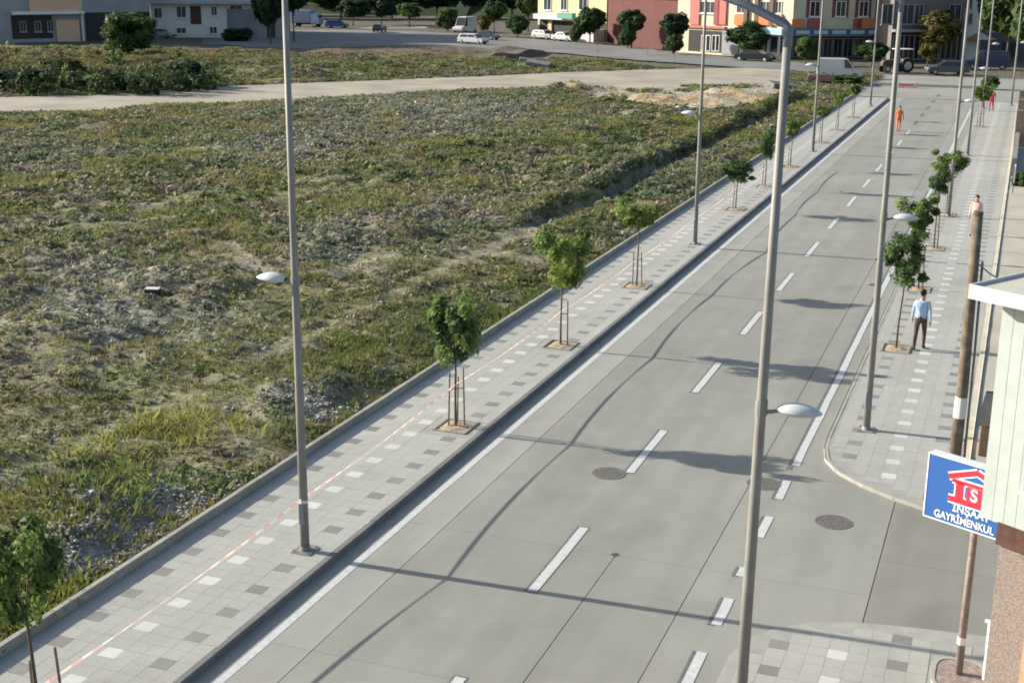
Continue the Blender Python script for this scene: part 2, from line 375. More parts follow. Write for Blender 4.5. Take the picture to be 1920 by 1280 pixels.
# markings
def mark(name, x0, x1, y0, y1, material, z=.004, skew=0):
    n = max(2, int((y1-y0)/1.2)); rnd = random.Random(int(y0*100)); vs = []
    for i in range(n+1):
        y = y0+(y1-y0)*i/n; j = rnd.uniform(-.008, .008)
        vs += [(x0+j, y, z), (x1+j+rnd.uniform(-.006,.006), y, z)]
    o = obj(name, mesh_from(vs, [(2*i, 2*i+1, 2*i+3, 2*i+2) for i in range(n)], name), road); o.data.materials.append(material); return o
for k in range(-1, 14):
    y0 = 14.0+6.2*k+.0
    mark('old_dash', -7.35, -7.10, y0-.06, y0+3.05, PAINTK, .003)
    mark('lane_dash', -7.30, -7.12, y0, y0+3.0, PAINT, .007)
for k in range(5): mark('old_dash', -7.36, -7.08, 101.5+6.2*k, 104+6.2*k, PAINTK, .004)
mark('edge_line', -10.68, -10.53, -10, 118, PAINT)
mark('old_line', -4.06, -3.93, 27.9, 70, PAINTK, .003)
mark('edge_line', -3.98, -3.81, 28.2, 118, PAINT, .007)
for a, b in ((-2,9), (14.6,19.15), (20.15,21.2), (22.15,22.55), (24.0,25.1), (26.1,27.2)):
    mark('old_dash', -4.07, -3.95, a-.05, b, PAINTK, .003); mark('edge_dash', -4.0, -3.83, a, b, PAINT, .007)
# small tar blots and stains along the road
rnd = random.Random(8)
STAIN = mat('tyre_stain', (.225,.225,.21), rough=.9, var=.12, scale=3)
for (x, y, r) in ((-6.29,22.2,.07),(-4.3,47.2,.14),(-4.35,55.5,.12),(-4.2,49.0,.10),(-8.1,68,.12)):
    a0 = rnd.uniform(0, 6); vs = [(x+r*math.cos(a)*rnd.uniform(.7,1.2), y+r*1.3*math.sin(a)*rnd.uniform(.7,1.2), .005) for a in np.linspace(0, 2*math.pi, 12)[:-1]]
    o = obj('tar_blot', mesh_from(vs, [tuple(range(11))], 'tar_blot'), road); o.data.materials.append(TAR)
# manholes
IRON = mat('manhole_iron', (.135,.13,.12), rough=.75, var=.25, scale=12, bump=.4, bscale=40)
def manhole(x, y, label, r=.37):
    t = empty('manhole_cover', (x, y, 0)); tag(t, label, 'manhole', 'manholes in the road')
    m = MB(); n = 28
    for a, b, z in ((r, r*.88, .008),):
        ring = [(q*math.cos(2*math.pi*i/n), q*math.sin(2*math.pi*i/n), zz) for q, zz in ((a,.002),(a,z),(b,z)) for i in range(n)]
        m.add(ring, [(k*n+i, k*n+(i+1)%n, (k+1)*n+(i+1)%n, (k+1)*n+i) for k in range(2) for i in range(n)])
    m.build('frame', IRON, t)
    m = MB(); m.prism([(r*.86*math.cos(2*math.pi*i/n), r*.86*math.sin(2*math.pi*i/n)) for i in range(n)], .001, .006)
    for i in range(-3, 4):
        w = math.sqrt(max(.01, .82-(i/3.7)**2))*r*.8; m.box(-w, w, i*r*.23-.012, i*r*.23+.012, .006, .011)
    m.build('lid', IRON, t)
manhole(-7.61, 26.2, 'round iron manhole cover beside a white centre dash')
manhole(-4.35, 26.85, 'round iron manhole cover touching the broken edge line')
manhole(-2.68, 25.3, 'round iron manhole cover in the mouth of the side street')

# ------------------------------------------------------------------ pavements
LPX0, LPX1 = -14.05, KL-.11
L_TREES = [12.96, 27.5, 35.2, 43.3, 60.0, 67.3, 75.0, 86.9, 94.6, 103.5]
R_TREES = [38.7, 46.8, 54.4, 62.6, 101.5]
TX = -11.78; RX = -2.72
def pit_hit(x, y, hx, hy, pits):
    for (a, b, ha, hb) in pits:
        if abs(x-a) < hx+ha-.02 and abs(y-b) < hy+hb-.02: return True
    return False
def slab_field(pave, x_first, px_, ncol, y0, y1, py_, whites, darks, pits, inside=None, pz=None):
    """slabs of a pavement: coloured ones and the nearest 300 grey ones single, the rest joined"""
    rnd = random.Random(5); me = {}
    hx = px_/2-.002; hy = py_/2-.002
    for nm, mt in (('paving_slab', SLAB), ('white_slab', SLABW), ('dark_slab', SLABD)):
        b = MB().box(-hx, hx, -hy, hy, -.018, 0); me[nm] = mesh_from(b.v, b.f, nm); me[nm].materials.append(mt)
    grey = 0; rest = MB()
    for r in range(int((y1-y0)/py_)):
        y = y0+r*py_
        for c in range(ncol):
            x = x_first+c*px_
            if pit_hit(x, y, hx, hy, pits): continue
            if inside and not inside(x, y, hx, hy): continue
            z = (pz or PZR)+rnd.uniform(-.0012, .0012)
            nm = 'white_slab' if (c in whites and r % 3 == 0) else 'dark_slab' if (c in darks and r % 3 == 0) else 'paving_slab'
            if nm == 'paving_slab':
                u, v = pix(x, y, z)
                if not (-60 < u < 1980 and v < 1340): continue
                grey += 1
                if grey > 300:
                    rest.box(x-hx, x+hx, y-hy, y+hy, z-.018, z); continue
            o = obj(nm, me[nm], pave, (x, y, z)); o.rotation_euler = (rnd.uniform(-.0012,.0012), rnd.uniform(-.0012,.0012), rnd.uniform(-.004,.004))
    if rest.v: tag(rest.build('paving_slabs', SLAB, pave), kind='stuff')
def kerb_run(pave, pts, w, z0, z1, seg, material, chamfer=.02):
    """kerb stones along a polyline; the stones lie to the right of the walking direction"""
    d = [0]
    for a, b in zip(pts[:-1], pts[1:]): d.append(d[-1]+math.dist(a, b))
    n = max(1, round(d[-1]/seg)); rnd = random.Random(12)
    at = lambda s: (np.interp(s, d, [p[0] for p in pts]), np.interp(s, d, [p[1] for p in pts]))
    shared = None
    for i in range(n):
        a = at(d[-1]*i/n+.004); b = at(d[-1]*(i+1)/n-.004)
        ux, uy = b[0]-a[0], b[1]-a[1]; L = math.hypot(ux, uy); rz = math.atan2(uy, ux)
        if shared is None or abs(shared[0]-L) > .004:
            m = MB(); m.prism_x([(0, z0), (0, z1-chamfer), (-chamfer, z1), (-w, z1), (-w, z0)], 0, L); shared = (L, mesh_from([(v[0], v[1], v[2]) for v in m.v], m.f, 'kerb_stone')); shared[1].materials.append(material)
        obj('kerb_stone', shared[1], pave, (a[0], a[1], rnd.uniform(-.003,.003)), rz+rnd.uniform(-.0015,.0015))
l_pits = [(TX, y+.0, .42, .46) for y in L_TREES]
pvl = MB().box(LPX0-.02, LPX1, -12, 122, -.05, PZ-.005).build('pavement', SLABJ); tag(pvl, kind='structure')
LW = .3235; LH = .3085
lx0 = -12.565-4*LW                                # white row in column 4, dark rows in columns 1 and 7
lcols = 9
slab_field(pvl, lx0, LW, lcols, 16.42-LH*9, 121.8, LH, (4,), (1,7), l_pits, None, PZ)
# kerb stones: road side, and the raised back kerb towards the field
kerb_run(pvl, [(KL, 122), (KL, -8)], .13, -.1, PZ+.003, .8, KERB)
kerb_run(pvl, [(-14.06, 122), (-14.06, -8)], .12, -.1, .29, .8, mat('back_kerb', (.285,.272,.235), rough=.92, scale=1.6, var=.16, bump=.25, bscale=40, obj_var=.08))
# right pavement beyond the side street
def arc(cx, cy, r, a0, a1, n=10): return [(cx+r*math.cos(R(a0+(a1-a0)*i/n)), cy+r*math.sin(R(a0+(a1-a0)*i/n))) for i in range(n+1)]
rp = [(KR, 123), (KR, 29.7), (-3.36,28.75), (-3.05,28.1), (-2.58,27.56), (-1.98,27.1), (-1.41,26.75), (-.6,26.35), (.6,25.95), (6,24.9)]
def inside_poly(poly):
    pa = np.array(poly)
    def f(x, y, hx, hy):
        q = np.array([(x-hx-.13,y-hy-.13),(x+hx,y-hy-.13),(x+hx,y+hy),(x-hx-.13,y+hy)])
        return bool(inpoly(q[:,0], q[:,1], poly).all())
    return f
rpoly = [(x+(.02 if i < 2 else 0), y+(.03 if i >= 2 else 0)) for i, (x, y) in enumerate(rp)]
pvr = MB().prism([p for p in rpoly]+[(6,123)], -.05, PZR-.005).build('pavement', SLABJ); tag(pvr, kind='structure')
r_pits = [(RX, y, .40, .46) for y in R_TREES]
slab_field(pvr, -1.895-5*.314, .314, 10, 29.08-.3145*6, 122.5, .3145, (5,), (2,8), r_pits, inside_poly(rp+[(6,123)]))
kerb_run(pvr, rp, -.09, -.1, PZR+.002, .8, KERBP, -.008)
fore = MB().box(-.30, 9, 27.4, 122.8, .05, .105).build('forecourt', mat('forecourt_concrete', (.37,.35,.29), rough=.95, var=.12, scale=.6)); tag(fore, kind='structure')
kerb_run(fore, [(-.30, 28.0), (-.30, 122)], -.13, .05, .14, 1.0, mat('cream_edging', (.50,.46,.37), rough=.9, var=.1, scale=3, obj_var=.05), -.01)
# near right pavement, this side of the side street
npv = [(KR, -8), (KR, 19.2), (-3.34,19.85), (-2.95,20.4), (-2.4,20.85), (-1.7,21.1), (-.8,21.25), (5,21.9)]
pvn = MB().prism([(5,-8)]+[p for p in npv[::-1]], -.05, PZN-.005).build('pavement', SLABJ); tag(pvn, kind='structure')
slab_field(pvn, -1.89-5*.31, .31, 12, 18.93-.3*18, 21.4, .3, (5,), (2,8), [(-.02,19.8,.42,.55)], lambda x, y, hx, hy: bool(inpoly(np.array([x-hx-.12,x+hx,x+hx,x-hx-.12]), np.array([y-hy,y-hy,y+hy+.14,y+hy+.14]), [(5,-8)]+npv[::-1]).all()), PZN)

# ================================================================== STREET TREES
def leaf_cloud(name, seed, n, size, shape, cols, ragged=0.0, clumps=30):
    """leaf faces spread through a crown: clumps of leaves inside an uneven volume. shape = (rx, ry, rz, cz)"""
    rng = np.random.default_rng(seed); rx, ry, rz, cz = shape
    cd = rng.normal(size=(clumps, 3)); cd /= np.linalg.norm(cd, axis=1)[:, None]
    cr = rng.uniform(.35, 1.0, clumps)**.6
    cc = cd*cr[:, None]*.82
    if ragged: cc = cc*(1+ragged*rng.uniform(-.6, .6, (clumps, 1))); cc[:, :2] *= (1+.30*cc[:, 2:3])
    csz = rng.uniform(.16, .40, clumps); cshade = rng.uniform(.7, 1.3, clumps); hue = rng.uniform(-1, 1, clumps)
    k = rng.integers(0, clumps, n)
    off = rng.normal(size=(n, 3)); off /= np.linalg.norm(off, axis=1)[:, None]; off *= (rng.uniform(0, 1, n)**.45)[:, None]
    p = cc[k]+off*csz[k][:, None]
    pos = p*np.array([rx, ry, rz])
    nrm = off+.5*p+rng.normal(scale=.5, size=(n, 3)); nrm[:, 2] += .45; nrm /= np.linalg.norm(nrm, axis=1)[:, None]
    t = np.cross(nrm, rng.normal(size=(n, 3))); t /= np.linalg.norm(t, axis=1)[:, None]; b = np.cross(nrm, t)
    s = size*rng.uniform(.6, 1.35, n)[:, None]
    fold = nrm*s*.22
    v = np.stack([pos-t*s, pos+b*s*.48-fold*.4, pos+t*s+fold*.6, pos-b*s*.48-fold*.4], 1); v[:, :, 2] += cz
    col = np.array(cols[0])[None]*(1-.5*(hue[k][:, None]+1))+np.array(cols[1])[None]*.5*(hue[k][:, None]+1)
    col = col*(cshade[k]*rng.uniform(.75, 1.25, n))[:, None]
    return v.reshape(-1, 3), np.repeat(col, 4, 0)
def leaf_mesh(name, *a, **k):
    v, c = leaf_cloud(name, *a, **k); o = np_mesh(name, v, np.arange(len(v)), 4, LEAF, c); me = o.data; bpy.data.objects.remove(o); return me
YG = [((.110,.185,.044), (.195,.250,.055)), ((.085,.155,.044), (.150,.210,.052)), ((.120,.195,.044), (.215,.260,.056)), ((.055,.112,.040), (.098,.150,.046))]
sap_meshes = [leaf_mesh('crown', 100+i, 3100, .054, ((.60,.58,.72,0), (.58,.60,.64,0), (.66,.62,.60,0), (.68,.64,.64,0))[i], YG[i], clumps=24, ragged=.55) for i in range(4)]
CR = 1.28
def sapling(x, y, h, label, variant, crown=1.0, crown_z=None, stakes=((-.16,.10,1.25),(.14,.06,1.35)), lean=0.0, group='young street trees', rz=0.0, cs=(1,1,1)):
    crown *= CR; rnd = random.Random(int(y*100)); t = empty('street_tree', (x, y, (PZ if x < -7 else PZR)-.02)); tag(t, label, 'tree', group)
    cz = crown_z if crown_z else h-.62*crown
    m = MB(); fork = cz-.45*crown; top = Vector((lean, lean*.3, cz))
    pts = [(0,0,-.08),(rnd.uniform(-.012,.012)+lean*.2,rnd.uniform(-.012,.012),fork*.35),(lean*.5+rnd.uniform(-.02,.02),rnd.uniform(-.02,.02),fork*.75),(lean*.8,lean*.2,fork)]
    m.tube(pts, [.034,.028,.025,.023], 7); m.build('trunk', BARK, t, smooth=True)
    m = MB()
    for k in range(6):
        a = k*1.05+rnd.uniform(-.3,.3); r = rnd.uniform(.22,.45)*crown; zz = fork+rnd.uniform(.3,.85)*crown
        m.tube([(lean*.8,lean*.2,fork-.06), (lean+r*.5*math.cos(a), lean*.3+r*.5*math.sin(a), fork+(zz-fork)*.55), (lean+r*math.cos(a), lean*.3+r*math.sin(a), zz)], [.017,.012,.005], 5)
    m.build('limbs', BARK, t, smooth=True)
    c = obj('crown', sap_meshes[variant], t, (lean, lean*.3, cz), rz); c.scale = (crown*cs[0], crown*cs[1], crown*cs[2])
    for (sx_, sy_, sh) in stakes:
        m = MB(); l = rnd.uniform(-.03,.03)
        m.tube([(sx_,sy_,-.1),(sx_*.8+l,sy_*.9,sh)], [.023,.019], 6); m.build('support_stake', STAKE, t)
    if stakes:
        m = MB(); z = .95; m.tube([(stakes[0][0]*.85,stakes[0][1],z),(0,-.03,z+.01)]+([(stakes[1][0]*.85,stakes[1][1],z)] if len(stakes) > 1 else []), .012, 5); m.build('tie', mat('tie_band', (.05,.05,.05), rough=.8), t)
    return t
def tree_pit(x, y, hx, hy, label, group):
    t = empty('tree_pit', (x, y, (PZ if x < -7 else PZR)-.15)); tag(t, label, 'tree pit', group); rnd = random.Random(int(y*77))
    n = 7; vs = []; 
    for i in range(n):
        for j in range(n):
            u = -1+2*i/(n-1); v = -1+2*j/(n-1)
            vs.append((u*(hx-.03), v*(hy-.03), .135+.05*max(0, 1-(u*u+v*v))+rnd.uniform(-.01,.012)))
    o = obj('soil', mesh_from(vs, [(i*n+j, (i+1)*n+j, (i+1)*n+j+1, i*n+j+1) for i in range(n-1) for j in range(n-1)], 'soil'), t); o.data.materials.append(SOIL)
    for (x0,x1,y0,y1) in ((-hx,hx,-hy,-hy+.05),(-hx,hx,hy-.05,hy),(-hx,-hx+.05,-hy+.052,hy-.052),(hx-.05,hx,-hy+.052,hy-.052)):
        MB().box(x0,x1,y0,y1,.10,.168+rnd.uniform(-.008,.012)).build('frame_board', BOARD, t)
GL = 'saplings along the field-side pavement'; GR = 'saplings along the shop-side pavement'
lt = [ # y, height, variant, crown scale, lean, label
 (3.38, 1, .92, -.09, 'bushy dark green sapling before the lamp post that carries a white band', (.85,.9,1.15)),
 (3.20, 1, 1.0, -.02, 'sapling with three stakes, first past the lamp post with a white band', (1,1,1.12)),
 (3.30, 0, 1.05, .0, 'yellow-green sapling with one tall stake, second past the white-banded lamp post', (1,1,1.05)),
 (3.15, 2, .85, .0, 'light green sapling, third past the white-banded lamp post', (1.1,1,.95)),
 (2.55, 3, .90, .05, 'wide low sapling, first past the second field-side lamp post', (1.25,1,.75)),
 (2.75, 3, .72, .0, 'narrow dark sapling, second past the second field-side lamp post', (.75,.8,1.3)),
 (2.75, 2, .72, .0, 'slim sapling, third past the second field-side lamp post', (.8,.8,1.3)),
 (2.6, 2, .7, .0, 'small sapling just past the third field-side lamp post', (1,1,1)),
 (2.6, 0, .62, .0, 'small sapling, second past the third field-side lamp post', (1,1,1)),
 (2.6, 1, .62, .0, 'small sapling, third past the third field-side lamp post', (1,1,1))]
lpl = ['before the white-banded lamp post', 'of the sapling with three stakes', 'of the sapling with one tall stake', 'third past the white-banded lamp post', 'of the wide low sapling', 'of the narrow dark sapling', 'third past the second field-side lamp post', 'first past the third field-side lamp post', 'second past the third field-side lamp post', 'third past the third field-side lamp post']
for y, (h, v, cs, ln, lb, sc), lb2 in zip(L_TREES, lt, lpl):
    st = ((-.22,.12,1.25),(.36,.10,1.55)) if y < 13.5 else ((-.17,-.05,1.35),(.17,.12,1.45),(-.05,.2,1.2)) if y < 30 else ((.19,.05,1.35),) if y < 40 else ((-.15,.0,1.2),(.16,.1,1.2)) if y < 50 else ((-.14,.0,1.2),)
    sapling(TX, y, h, lb, v, cs, None, st, ln, GL, rz=y, cs=sc)
    tree_pit(TX, y, .42, .46, 'board-framed sandy tree pit on field side, '+lb2, 'tree pits')
rt = [(3.55, 3, 1.0, .10, 'round dense sapling with forked stem beside the man in the blue shirt', (.95,.95,1.0)),
      (3.35, 1, 1.05, -.15, 'leaning broad sapling, second along the shop-side pavement', (1.15,1,.95)),
      (3.2, 3, .62, .0, 'sparse sapling hidden between two fuller ones on the shop side', (1,1,1)),
      (3.1, 1, .95, -.05, 'feathery sapling right against a shop-side lamp post', (1.25,1,.85)),
      (3.2, 2, 1.0, .0, 'small tree with dark stakes by the far end of the shop-side pavement', (1,1,1.1))]
rpl = ['beside the man in the blue shirt', 'of the leaning broad sapling', 'of the sparse hidden sapling', 'of the feathery sapling', 'at the far end by dark stakes']
for y, (h, v, cs, ln, lb, sc), lb2 in zip(R_TREES, rt, rpl):
    st = () if y < 45 else ((.14,.0,1.5),) if y < 90 else ((-.2,.0,1.5),(.22,.0,1.6))
    sapling(RX, y, h, lb, v, cs, None, st, ln, GR, rz=y*1.7, cs=sc)
    tree_pit(RX, y, .40, .46, 'board-framed sandy tree pit on shop side, '+lb2, 'tree pits')

# ================================================================== LAMP POSTS
def lamp_head(mx, s, z, t, l=.57):
    """low pavement lamp: arm and flattened egg-shaped head pointing to side s"""
    m = MB(); m.tube([(s*.04,0,z-.02),(s*.14,0,z+.0),(s*.24,0,z+.03)], [.03,.028,.026], 8); arm = m.build('lamp_arm', GALV, t, smooth=True)
    n = 14; k = 11; vs = []
    def shell(z_top, z_bot, nm, material, half):
        vs = []; fs = []
        for i in range(k):
            u = i/(k-1); w = math.sin(math.pi*min(1, max(0, .04+.94*u)))**.62*(1-.25*u); x = s*(.20+l*u)
            for j in range(n+1):
                a = math.pi*j/n; y = .16*w*math.cos(a); zz = z+.045+(z_top if half > 0 else -z_bot)*w*math.sin(a)
                vs.append((x, y, zz))
        for i in range(k-1):
            for j in range(n): fs.append((i*(n+1)+j, (i+1)*(n+1)+j, (i+1)*(n+1)+j+1, i*(n+1)+j+1))
        me = mesh_from(vs, fs, nm); me.polygons.foreach_set('use_smooth', [True]*len(fs)); me.materials.append(material)
        return me
    h = obj('lamp_housing', shell(.13, 0, 'lamp_housing', LAMPW, 1), t)
    obj('lens', shell(0, .08, 'lens', LAMPG, -1), h)
def lamp_post(x, y, side, label, group, band=False, top=9.86):
    t = empty('lamp_post', (x, y, PZ if x < -7 else PZR)); tag(t, label, 'lamp post', group)
    m = MB(); m.tube([(0,0,.0),(0,0,3.2),(0,0,6.5),(0,0,top)], [.086,.075,.062,.050], 12); m.build('pole', GALV, t, smooth=True)
    m = MB(); m.prism([(.20*a,.20*b) for a, b in ((-1,-1),(1,-1),(1,1),(-1,1))], -.01, .018); m.build('base_plate', GALV, t)
    for a in (-1,1):
        for b in (-1,1):
            MB().tube([(.15*a,.15*b,.0),(.15*a,.15*b,.05)], .018, 6).build('anchor_bolt', GALVD, t)
    MB().tube([(0,0,5.02),(0,0,5.22)], .080, 12).build('clamp', GALV, t)
    m = MB(); m.box(-.05,.05,-.094,-.070,.55,.95); m.build('access_door', GALVD, t)
    MB().tube([(0,0,.0),(0,0,.10)], [.115,.092], 12).build('base_collar', GALV, t)
    lamp_head(None, side, 5.08, t)
    m = MB(); s = -side                              # long arm over the road
    m.tube([(0,0,top-.22),(0,0,top),(s*.05,0,top+.045),(s*.5,0,top+.24),(s*1.6,0,top+.60)], [.058,.058,.055,.05,.04], 10); m.build('road_arm', GALVD, t, smooth=True)
    m = MB(); k = 9; n = 10; vs = []; fs = []
    for i in range(k):
        u = i/(k-1); w = math.sin(math.pi*(.06+.9*u))**.6
        for j in range(n):
            a = 2*math.pi*j/n; vs.append((s*(1.55+.75*u), .16*w*math.cos(a), top+.64+.1*u+.075*w*math.sin(a)))
    for i in range(k-1):
        for j in range(n): fs.append((i*n+j, i*n+(j+1)%n, (i+1)*n+(j+1)%n, (i+1)*n+j))
    fs += [tuple(range(n)), tuple((k-1)*n+j for j in range(n))]
    m.add(vs, fs); m.build('road_lamp_head', LAMPW, t, smooth=True)
    if band: MB().tube([(0,0,.96),(0,0,1.02)], .088, 12).build('tape_band', WHITE, t)
    return t
LGL = 'tall lamp posts on the field side'; LGR = 'tall lamp posts on the shop side'
def rescaled(px, py, X): p = P(px, py, .15); return p.y*X/p.x
for i, (y, lb, bd) in enumerate(((20.0, 'tall grey lamp post with a white band, on the field-side pavement', True),
        (51.3, 'second tall grey lamp post along the field-side pavement, after three saplings', False),
        (82.2, 'third tall grey lamp post along the field-side pavement', False), (113.2, 'last tall grey lamp post on the field-side pavement by the junction', False))):
    lamp_post(-11.62, y, -1, lb, LGL, bd, top=10.15)
for i, (x, y, lb) in enumerate(((-2.80, 16.35, 'tall grey lamp post with red framed baskets at its foot'),
        (-2.70, 31.05, 'tall grey lamp post on the rounded shop-side corner of the side street'),
        (-2.62, 62.2, 'tall grey lamp post behind the feathery shop-side sapling'),
        (-2.80, 84.6, 'tall grey lamp post past the feathery sapling, standing clear on shop-side slabs'),
        (-3.0, 116.0, 'last tall grey lamp post on the shop side by the junction'),
        (-.9, 119.5, 'tall grey lamp post by the far shop-side wall'))):
    q = lamp_post(x, y, 1, lb, LGR)
    if i == 0: q.rotation_euler[1] = .011; q.location.z = PZN
# red framed baskets clamped on the near shop-side post
t = empty('litter_basket_pair', (-2.80, 16.35, PZN)); tag(t, 'red framed pale litter baskets clamped on both sides of a lamp post', 'litter basket')
for s in (-1, 1):
    m = MB(); x0, x1 = sorted((s*.11, s*.33)); z0, z1 = .42, .86
    for (a,b,c,d) in ((x0,x1,z1-.045,z1),(x0,x1,z0,z0+.045),(x0,x0+.035,z0+.046,z1-.046),(x1-.035,x1,z0+.046,z1-.046)):
        m.box(a,b,-.15,-.115,c,d); m.box(a,b,.115,.15,c,d)
    m.box(x0,x0+.035,-.114,.114,z1-.045,z1); m.box(x1-.035,x1,-.114,.114,z1-.045,z1); m.build('frame', RED, t)
    MB().box(x0+.036,x1-.036,-.112,.112,z0+.05,z1-.10).build('basket', mat('pale_basket', (.55,.5,.46), rough=.7), t)
    MB().box(min(s*.07,s*.11),max(s*.07,s*.11),-.03,.03,.70,.74).build('clamp', GALV, t)
# red and white tape strung along the saplings and the post
tp = [(TX, 5.0, 1.0), (TX, 12.96, 1.02), (-11.62, 20.0, 1.17), (TX, 27.5, 1.17), (TX, 35.2, 1.13), (TX, 43.3, 1.08), (-11.62, 51.3, 1.18), (TX, 60.0, 1.12), (TX, 67.3, 1.10), (TX, 75.0, 1.1)]
m = MB(); vs = []
cols_seg = []
for (a, b) in zip(tp[:-1], tp[1:]):
    n = max(6, int((b[1]-a[1])/.22))
    for i in range(n):
        for u in (i/n, (i+1)/n):
            s = -.07*4*u*(1-u)*(b[1]-a[1])/8
            x = a[0]+(b[0]-a[0])*u; y = a[1]+(b[1]-a[1])*u; z = a[2]+(b[2]-a[2])*u+s
            tw = .7*math.sin(y*.9); w = .02; vs.append((x-w*math.sin(tw), y, z-w*math.cos(tw))); vs.append((x+w*math.sin(tw), y, z+w*math.cos(tw)))
        cols_seg.append(i % 2)
nq = len(vs)//4
me = mesh_from(vs, [(4*i, 4*i+2, 4*i+3, 4*i+1) for i in range(nq)], 'barrier_tape')
for nm_, c_ in (('tape_white', (.60,.56,.52)), ('tape_red', (.60,.34,.30))):
    tm = mat(nm_, c_, rough=.5, var=.05); tn = tm.node_tree; trn = tn.nodes.new('ShaderNodeBsdfTranslucent'); trn.inputs[0].default_value = (*c_, 1); mxn = tn.nodes.new('ShaderNodeMixShader'); mxn.inputs[0].default_value = .45
    tn.links.new(tn.nodes['Principled BSDF'].outputs[0], mxn.inputs[1]); tn.links.new(trn.outputs[0], mxn.inputs[2]); tn.links.new(mxn.outputs[0], tn.nodes['Material Output'].inputs[0]); me.materials.append(tm)
me.polygons.foreach_set('material_index', cols_seg)
o = obj('barrier_tape', me)
tag(o, 'red and white barrier tape strung between lamp post and field-side saplings', 'tape')

# ================================================================== FIELD PLANTS AND STONES
rng = np.random.default_rng(77)
def sample(n, y0, y1, xl, dens_pow=1.0):
    """random points in the part of the field that the photograph shows"""
    X = []; Y = []
    need = n
    while need > 0:
        k = n*4
        y = y0+(y1-y0)*rng.uniform(0, 1, k)**1.35; x = -14.45-rng.uniform(0, 1, k)*(xl)
        u, v = pix(x, y, np.zeros(k)); ok = (u > -60) & (u < 1960) & (v > -10) & (v < 1330)
        x, y, u, v = x[ok], y[ok], u[ok], v[ok]
        tr = inpoly(u, v, TRACK_UP+TRACK_LO[::-1]) | inpoly(u, v, STREET_UP+STREET_LO[::-1])
        ok = ~tr; X.append(x[ok]); Y.append(y[ok]); need -= ok.sum()
    return np.concatenate(X)[:n], np.concatenate(Y)[:n]
def blades(n_per, x, y, h, spread, width, col, lean=.5, rot=None):
    n = len(x); z = height(x, y); N = n*n_per
    a = rng.uniform(0, 2*np.pi, N); r = np.repeat(spread, n_per)*np.sqrt(rng.uniform(0, 1, N)); hh = np.repeat(h, n_per)*rng.uniform(.5, 1.15, N)
    bx = np.repeat(x, n_per)+r*np.cos(a); by = np.repeat(y, n_per)+r*np.sin(a); bz = np.repeat(z, n_per)-.02
    ln = lean*hh*rng.uniform(.2, 1.2, N); da = a+rng.normal(scale=.6, size=N)
    w = np.repeat(width, n_per)*rng.uniform(.6, 1.3, N); wa = rng.uniform(0, 2*np.pi, N)
    wx, wy = w*np.cos(wa), w*np.sin(wa)
    v = np.empty((N, 3, 3)); v[:, 0] = np.stack([bx-wx, by-wy, bz], -1); v[:, 1] = np.stack([bx+wx, by+wy, bz], -1)
    v[:, 2] = np.stack([bx+ln*np.cos(da), by+ln*np.sin(da), bz+hh], -1)
    c = np.repeat(col, n_per, 0)*rng.uniform(.75, 1.25, N)[:, None]
    return v.reshape(-1, 3), np.repeat(c, 3, 0)
def field_cols(x, y, pal, s):
    n1 = fbm(x*.25, y*.25, s)[:, None]; n2 = fbm(x*.9, y*.9, s+5)[:, None]
    t = np.clip((n1-.3)/.4, 0, 1); c = pal[0]*(1-t)+pal[1]*t; u = np.clip((n2-.5)/.2, 0, 1); return c*(1-u)+pal[2]*u
A = np.array
# 1 grass tufts
x, y = sample(62000, 9, 150, 110); u, v = pix(x, y, 0*x); gz = grey_zone(u, v)
dn = fbm(x*.35, y*.35, 91)+.25*(fbm(x*.08, y*.08, 13)-.5)
keep = (dn > .36+.12*gz) & (rng.uniform(0, 1, len(x)) > .4*gz) & (np.abs(x-ditch_x(y)-.1) > .35) & (heap_zone(u, v) < .35+.3*rng.uniform(0,1,len(x))) & ~sand_zone(u, v, x, y); x, y, u, v, dn = x[keep], y[keep], u[keep], v[keep], dn[keep]
dist = np.hypot(x, y); sc = np.clip(dist/45, .85, 2.2)
hh = (.08+.17*sstep(.42, .75, dn))*np.clip(sc, .85, 1.35)*rng.uniform(.7, 1.3, len(x))
pv, pc = blades(8, x, y, hh, .10*sc*rng.uniform(.7,1.5,len(x)), .018*sc, field_cols(x, y, (A([.145,.175,.050]), A([.245,.230,.070]), A([.305,.255,.110])), 31), .8)
tag(np_mesh('grass', pv, np.arange(len(pv)), 3, GRASSM, pc), 'patchy olive and yellow-green grass tufts over the vacant lot', 'grass', kind='stuff')
# 2 low broad-leaved weeds, greyer green
x, y = sample(78000, 9, 150, 110); u, v = pix(x, y, 0*x); gz = grey_zone(u, v)
dn = fbm(x*.5, y*.5, 191); keep = (dn > .36-.06*gz) & (np.abs(x-ditch_x(y)-.1) > .4) & (heap_zone(u, v) < .3+.35*rng.uniform(0,1,len(x))) & ~sand_zone(u, v, x, y); x, y, gz = x[keep], y[keep], gz[keep]
dist = np.hypot(x, y); sc = np.clip(dist/40, .9, 2.4); n = len(x)
z = height(x, y); per = 9; N = n*per
rad = np.repeat((.09+.15*rng.uniform(0,1,n)**1.5)*np.clip(sc,.9,1.7), per)
dd = rng.normal(size=(N,3)); dd[:,2] = np.abs(dd[:,2]); dd /= np.linalg.norm(dd, axis=1)[:,None]
pos = np.stack([np.repeat(x,per),np.repeat(y,per),np.repeat(z,per)],-1)+dd*(rad*rng.uniform(.45,1.0,N))[:,None]*A([1,1,.75])
nn = dd+rng.normal(scale=.45,size=(N,3)); nn[:,2] += .3; nn /= np.linalg.norm(nn,axis=1)[:,None]
tt = np.cross(nn, rng.normal(size=(N,3))); tt /= np.linalg.norm(tt,axis=1)[:,None]; bb = np.cross(nn,tt); L = (rad*rng.uniform(.30,.55,N))[:,None]
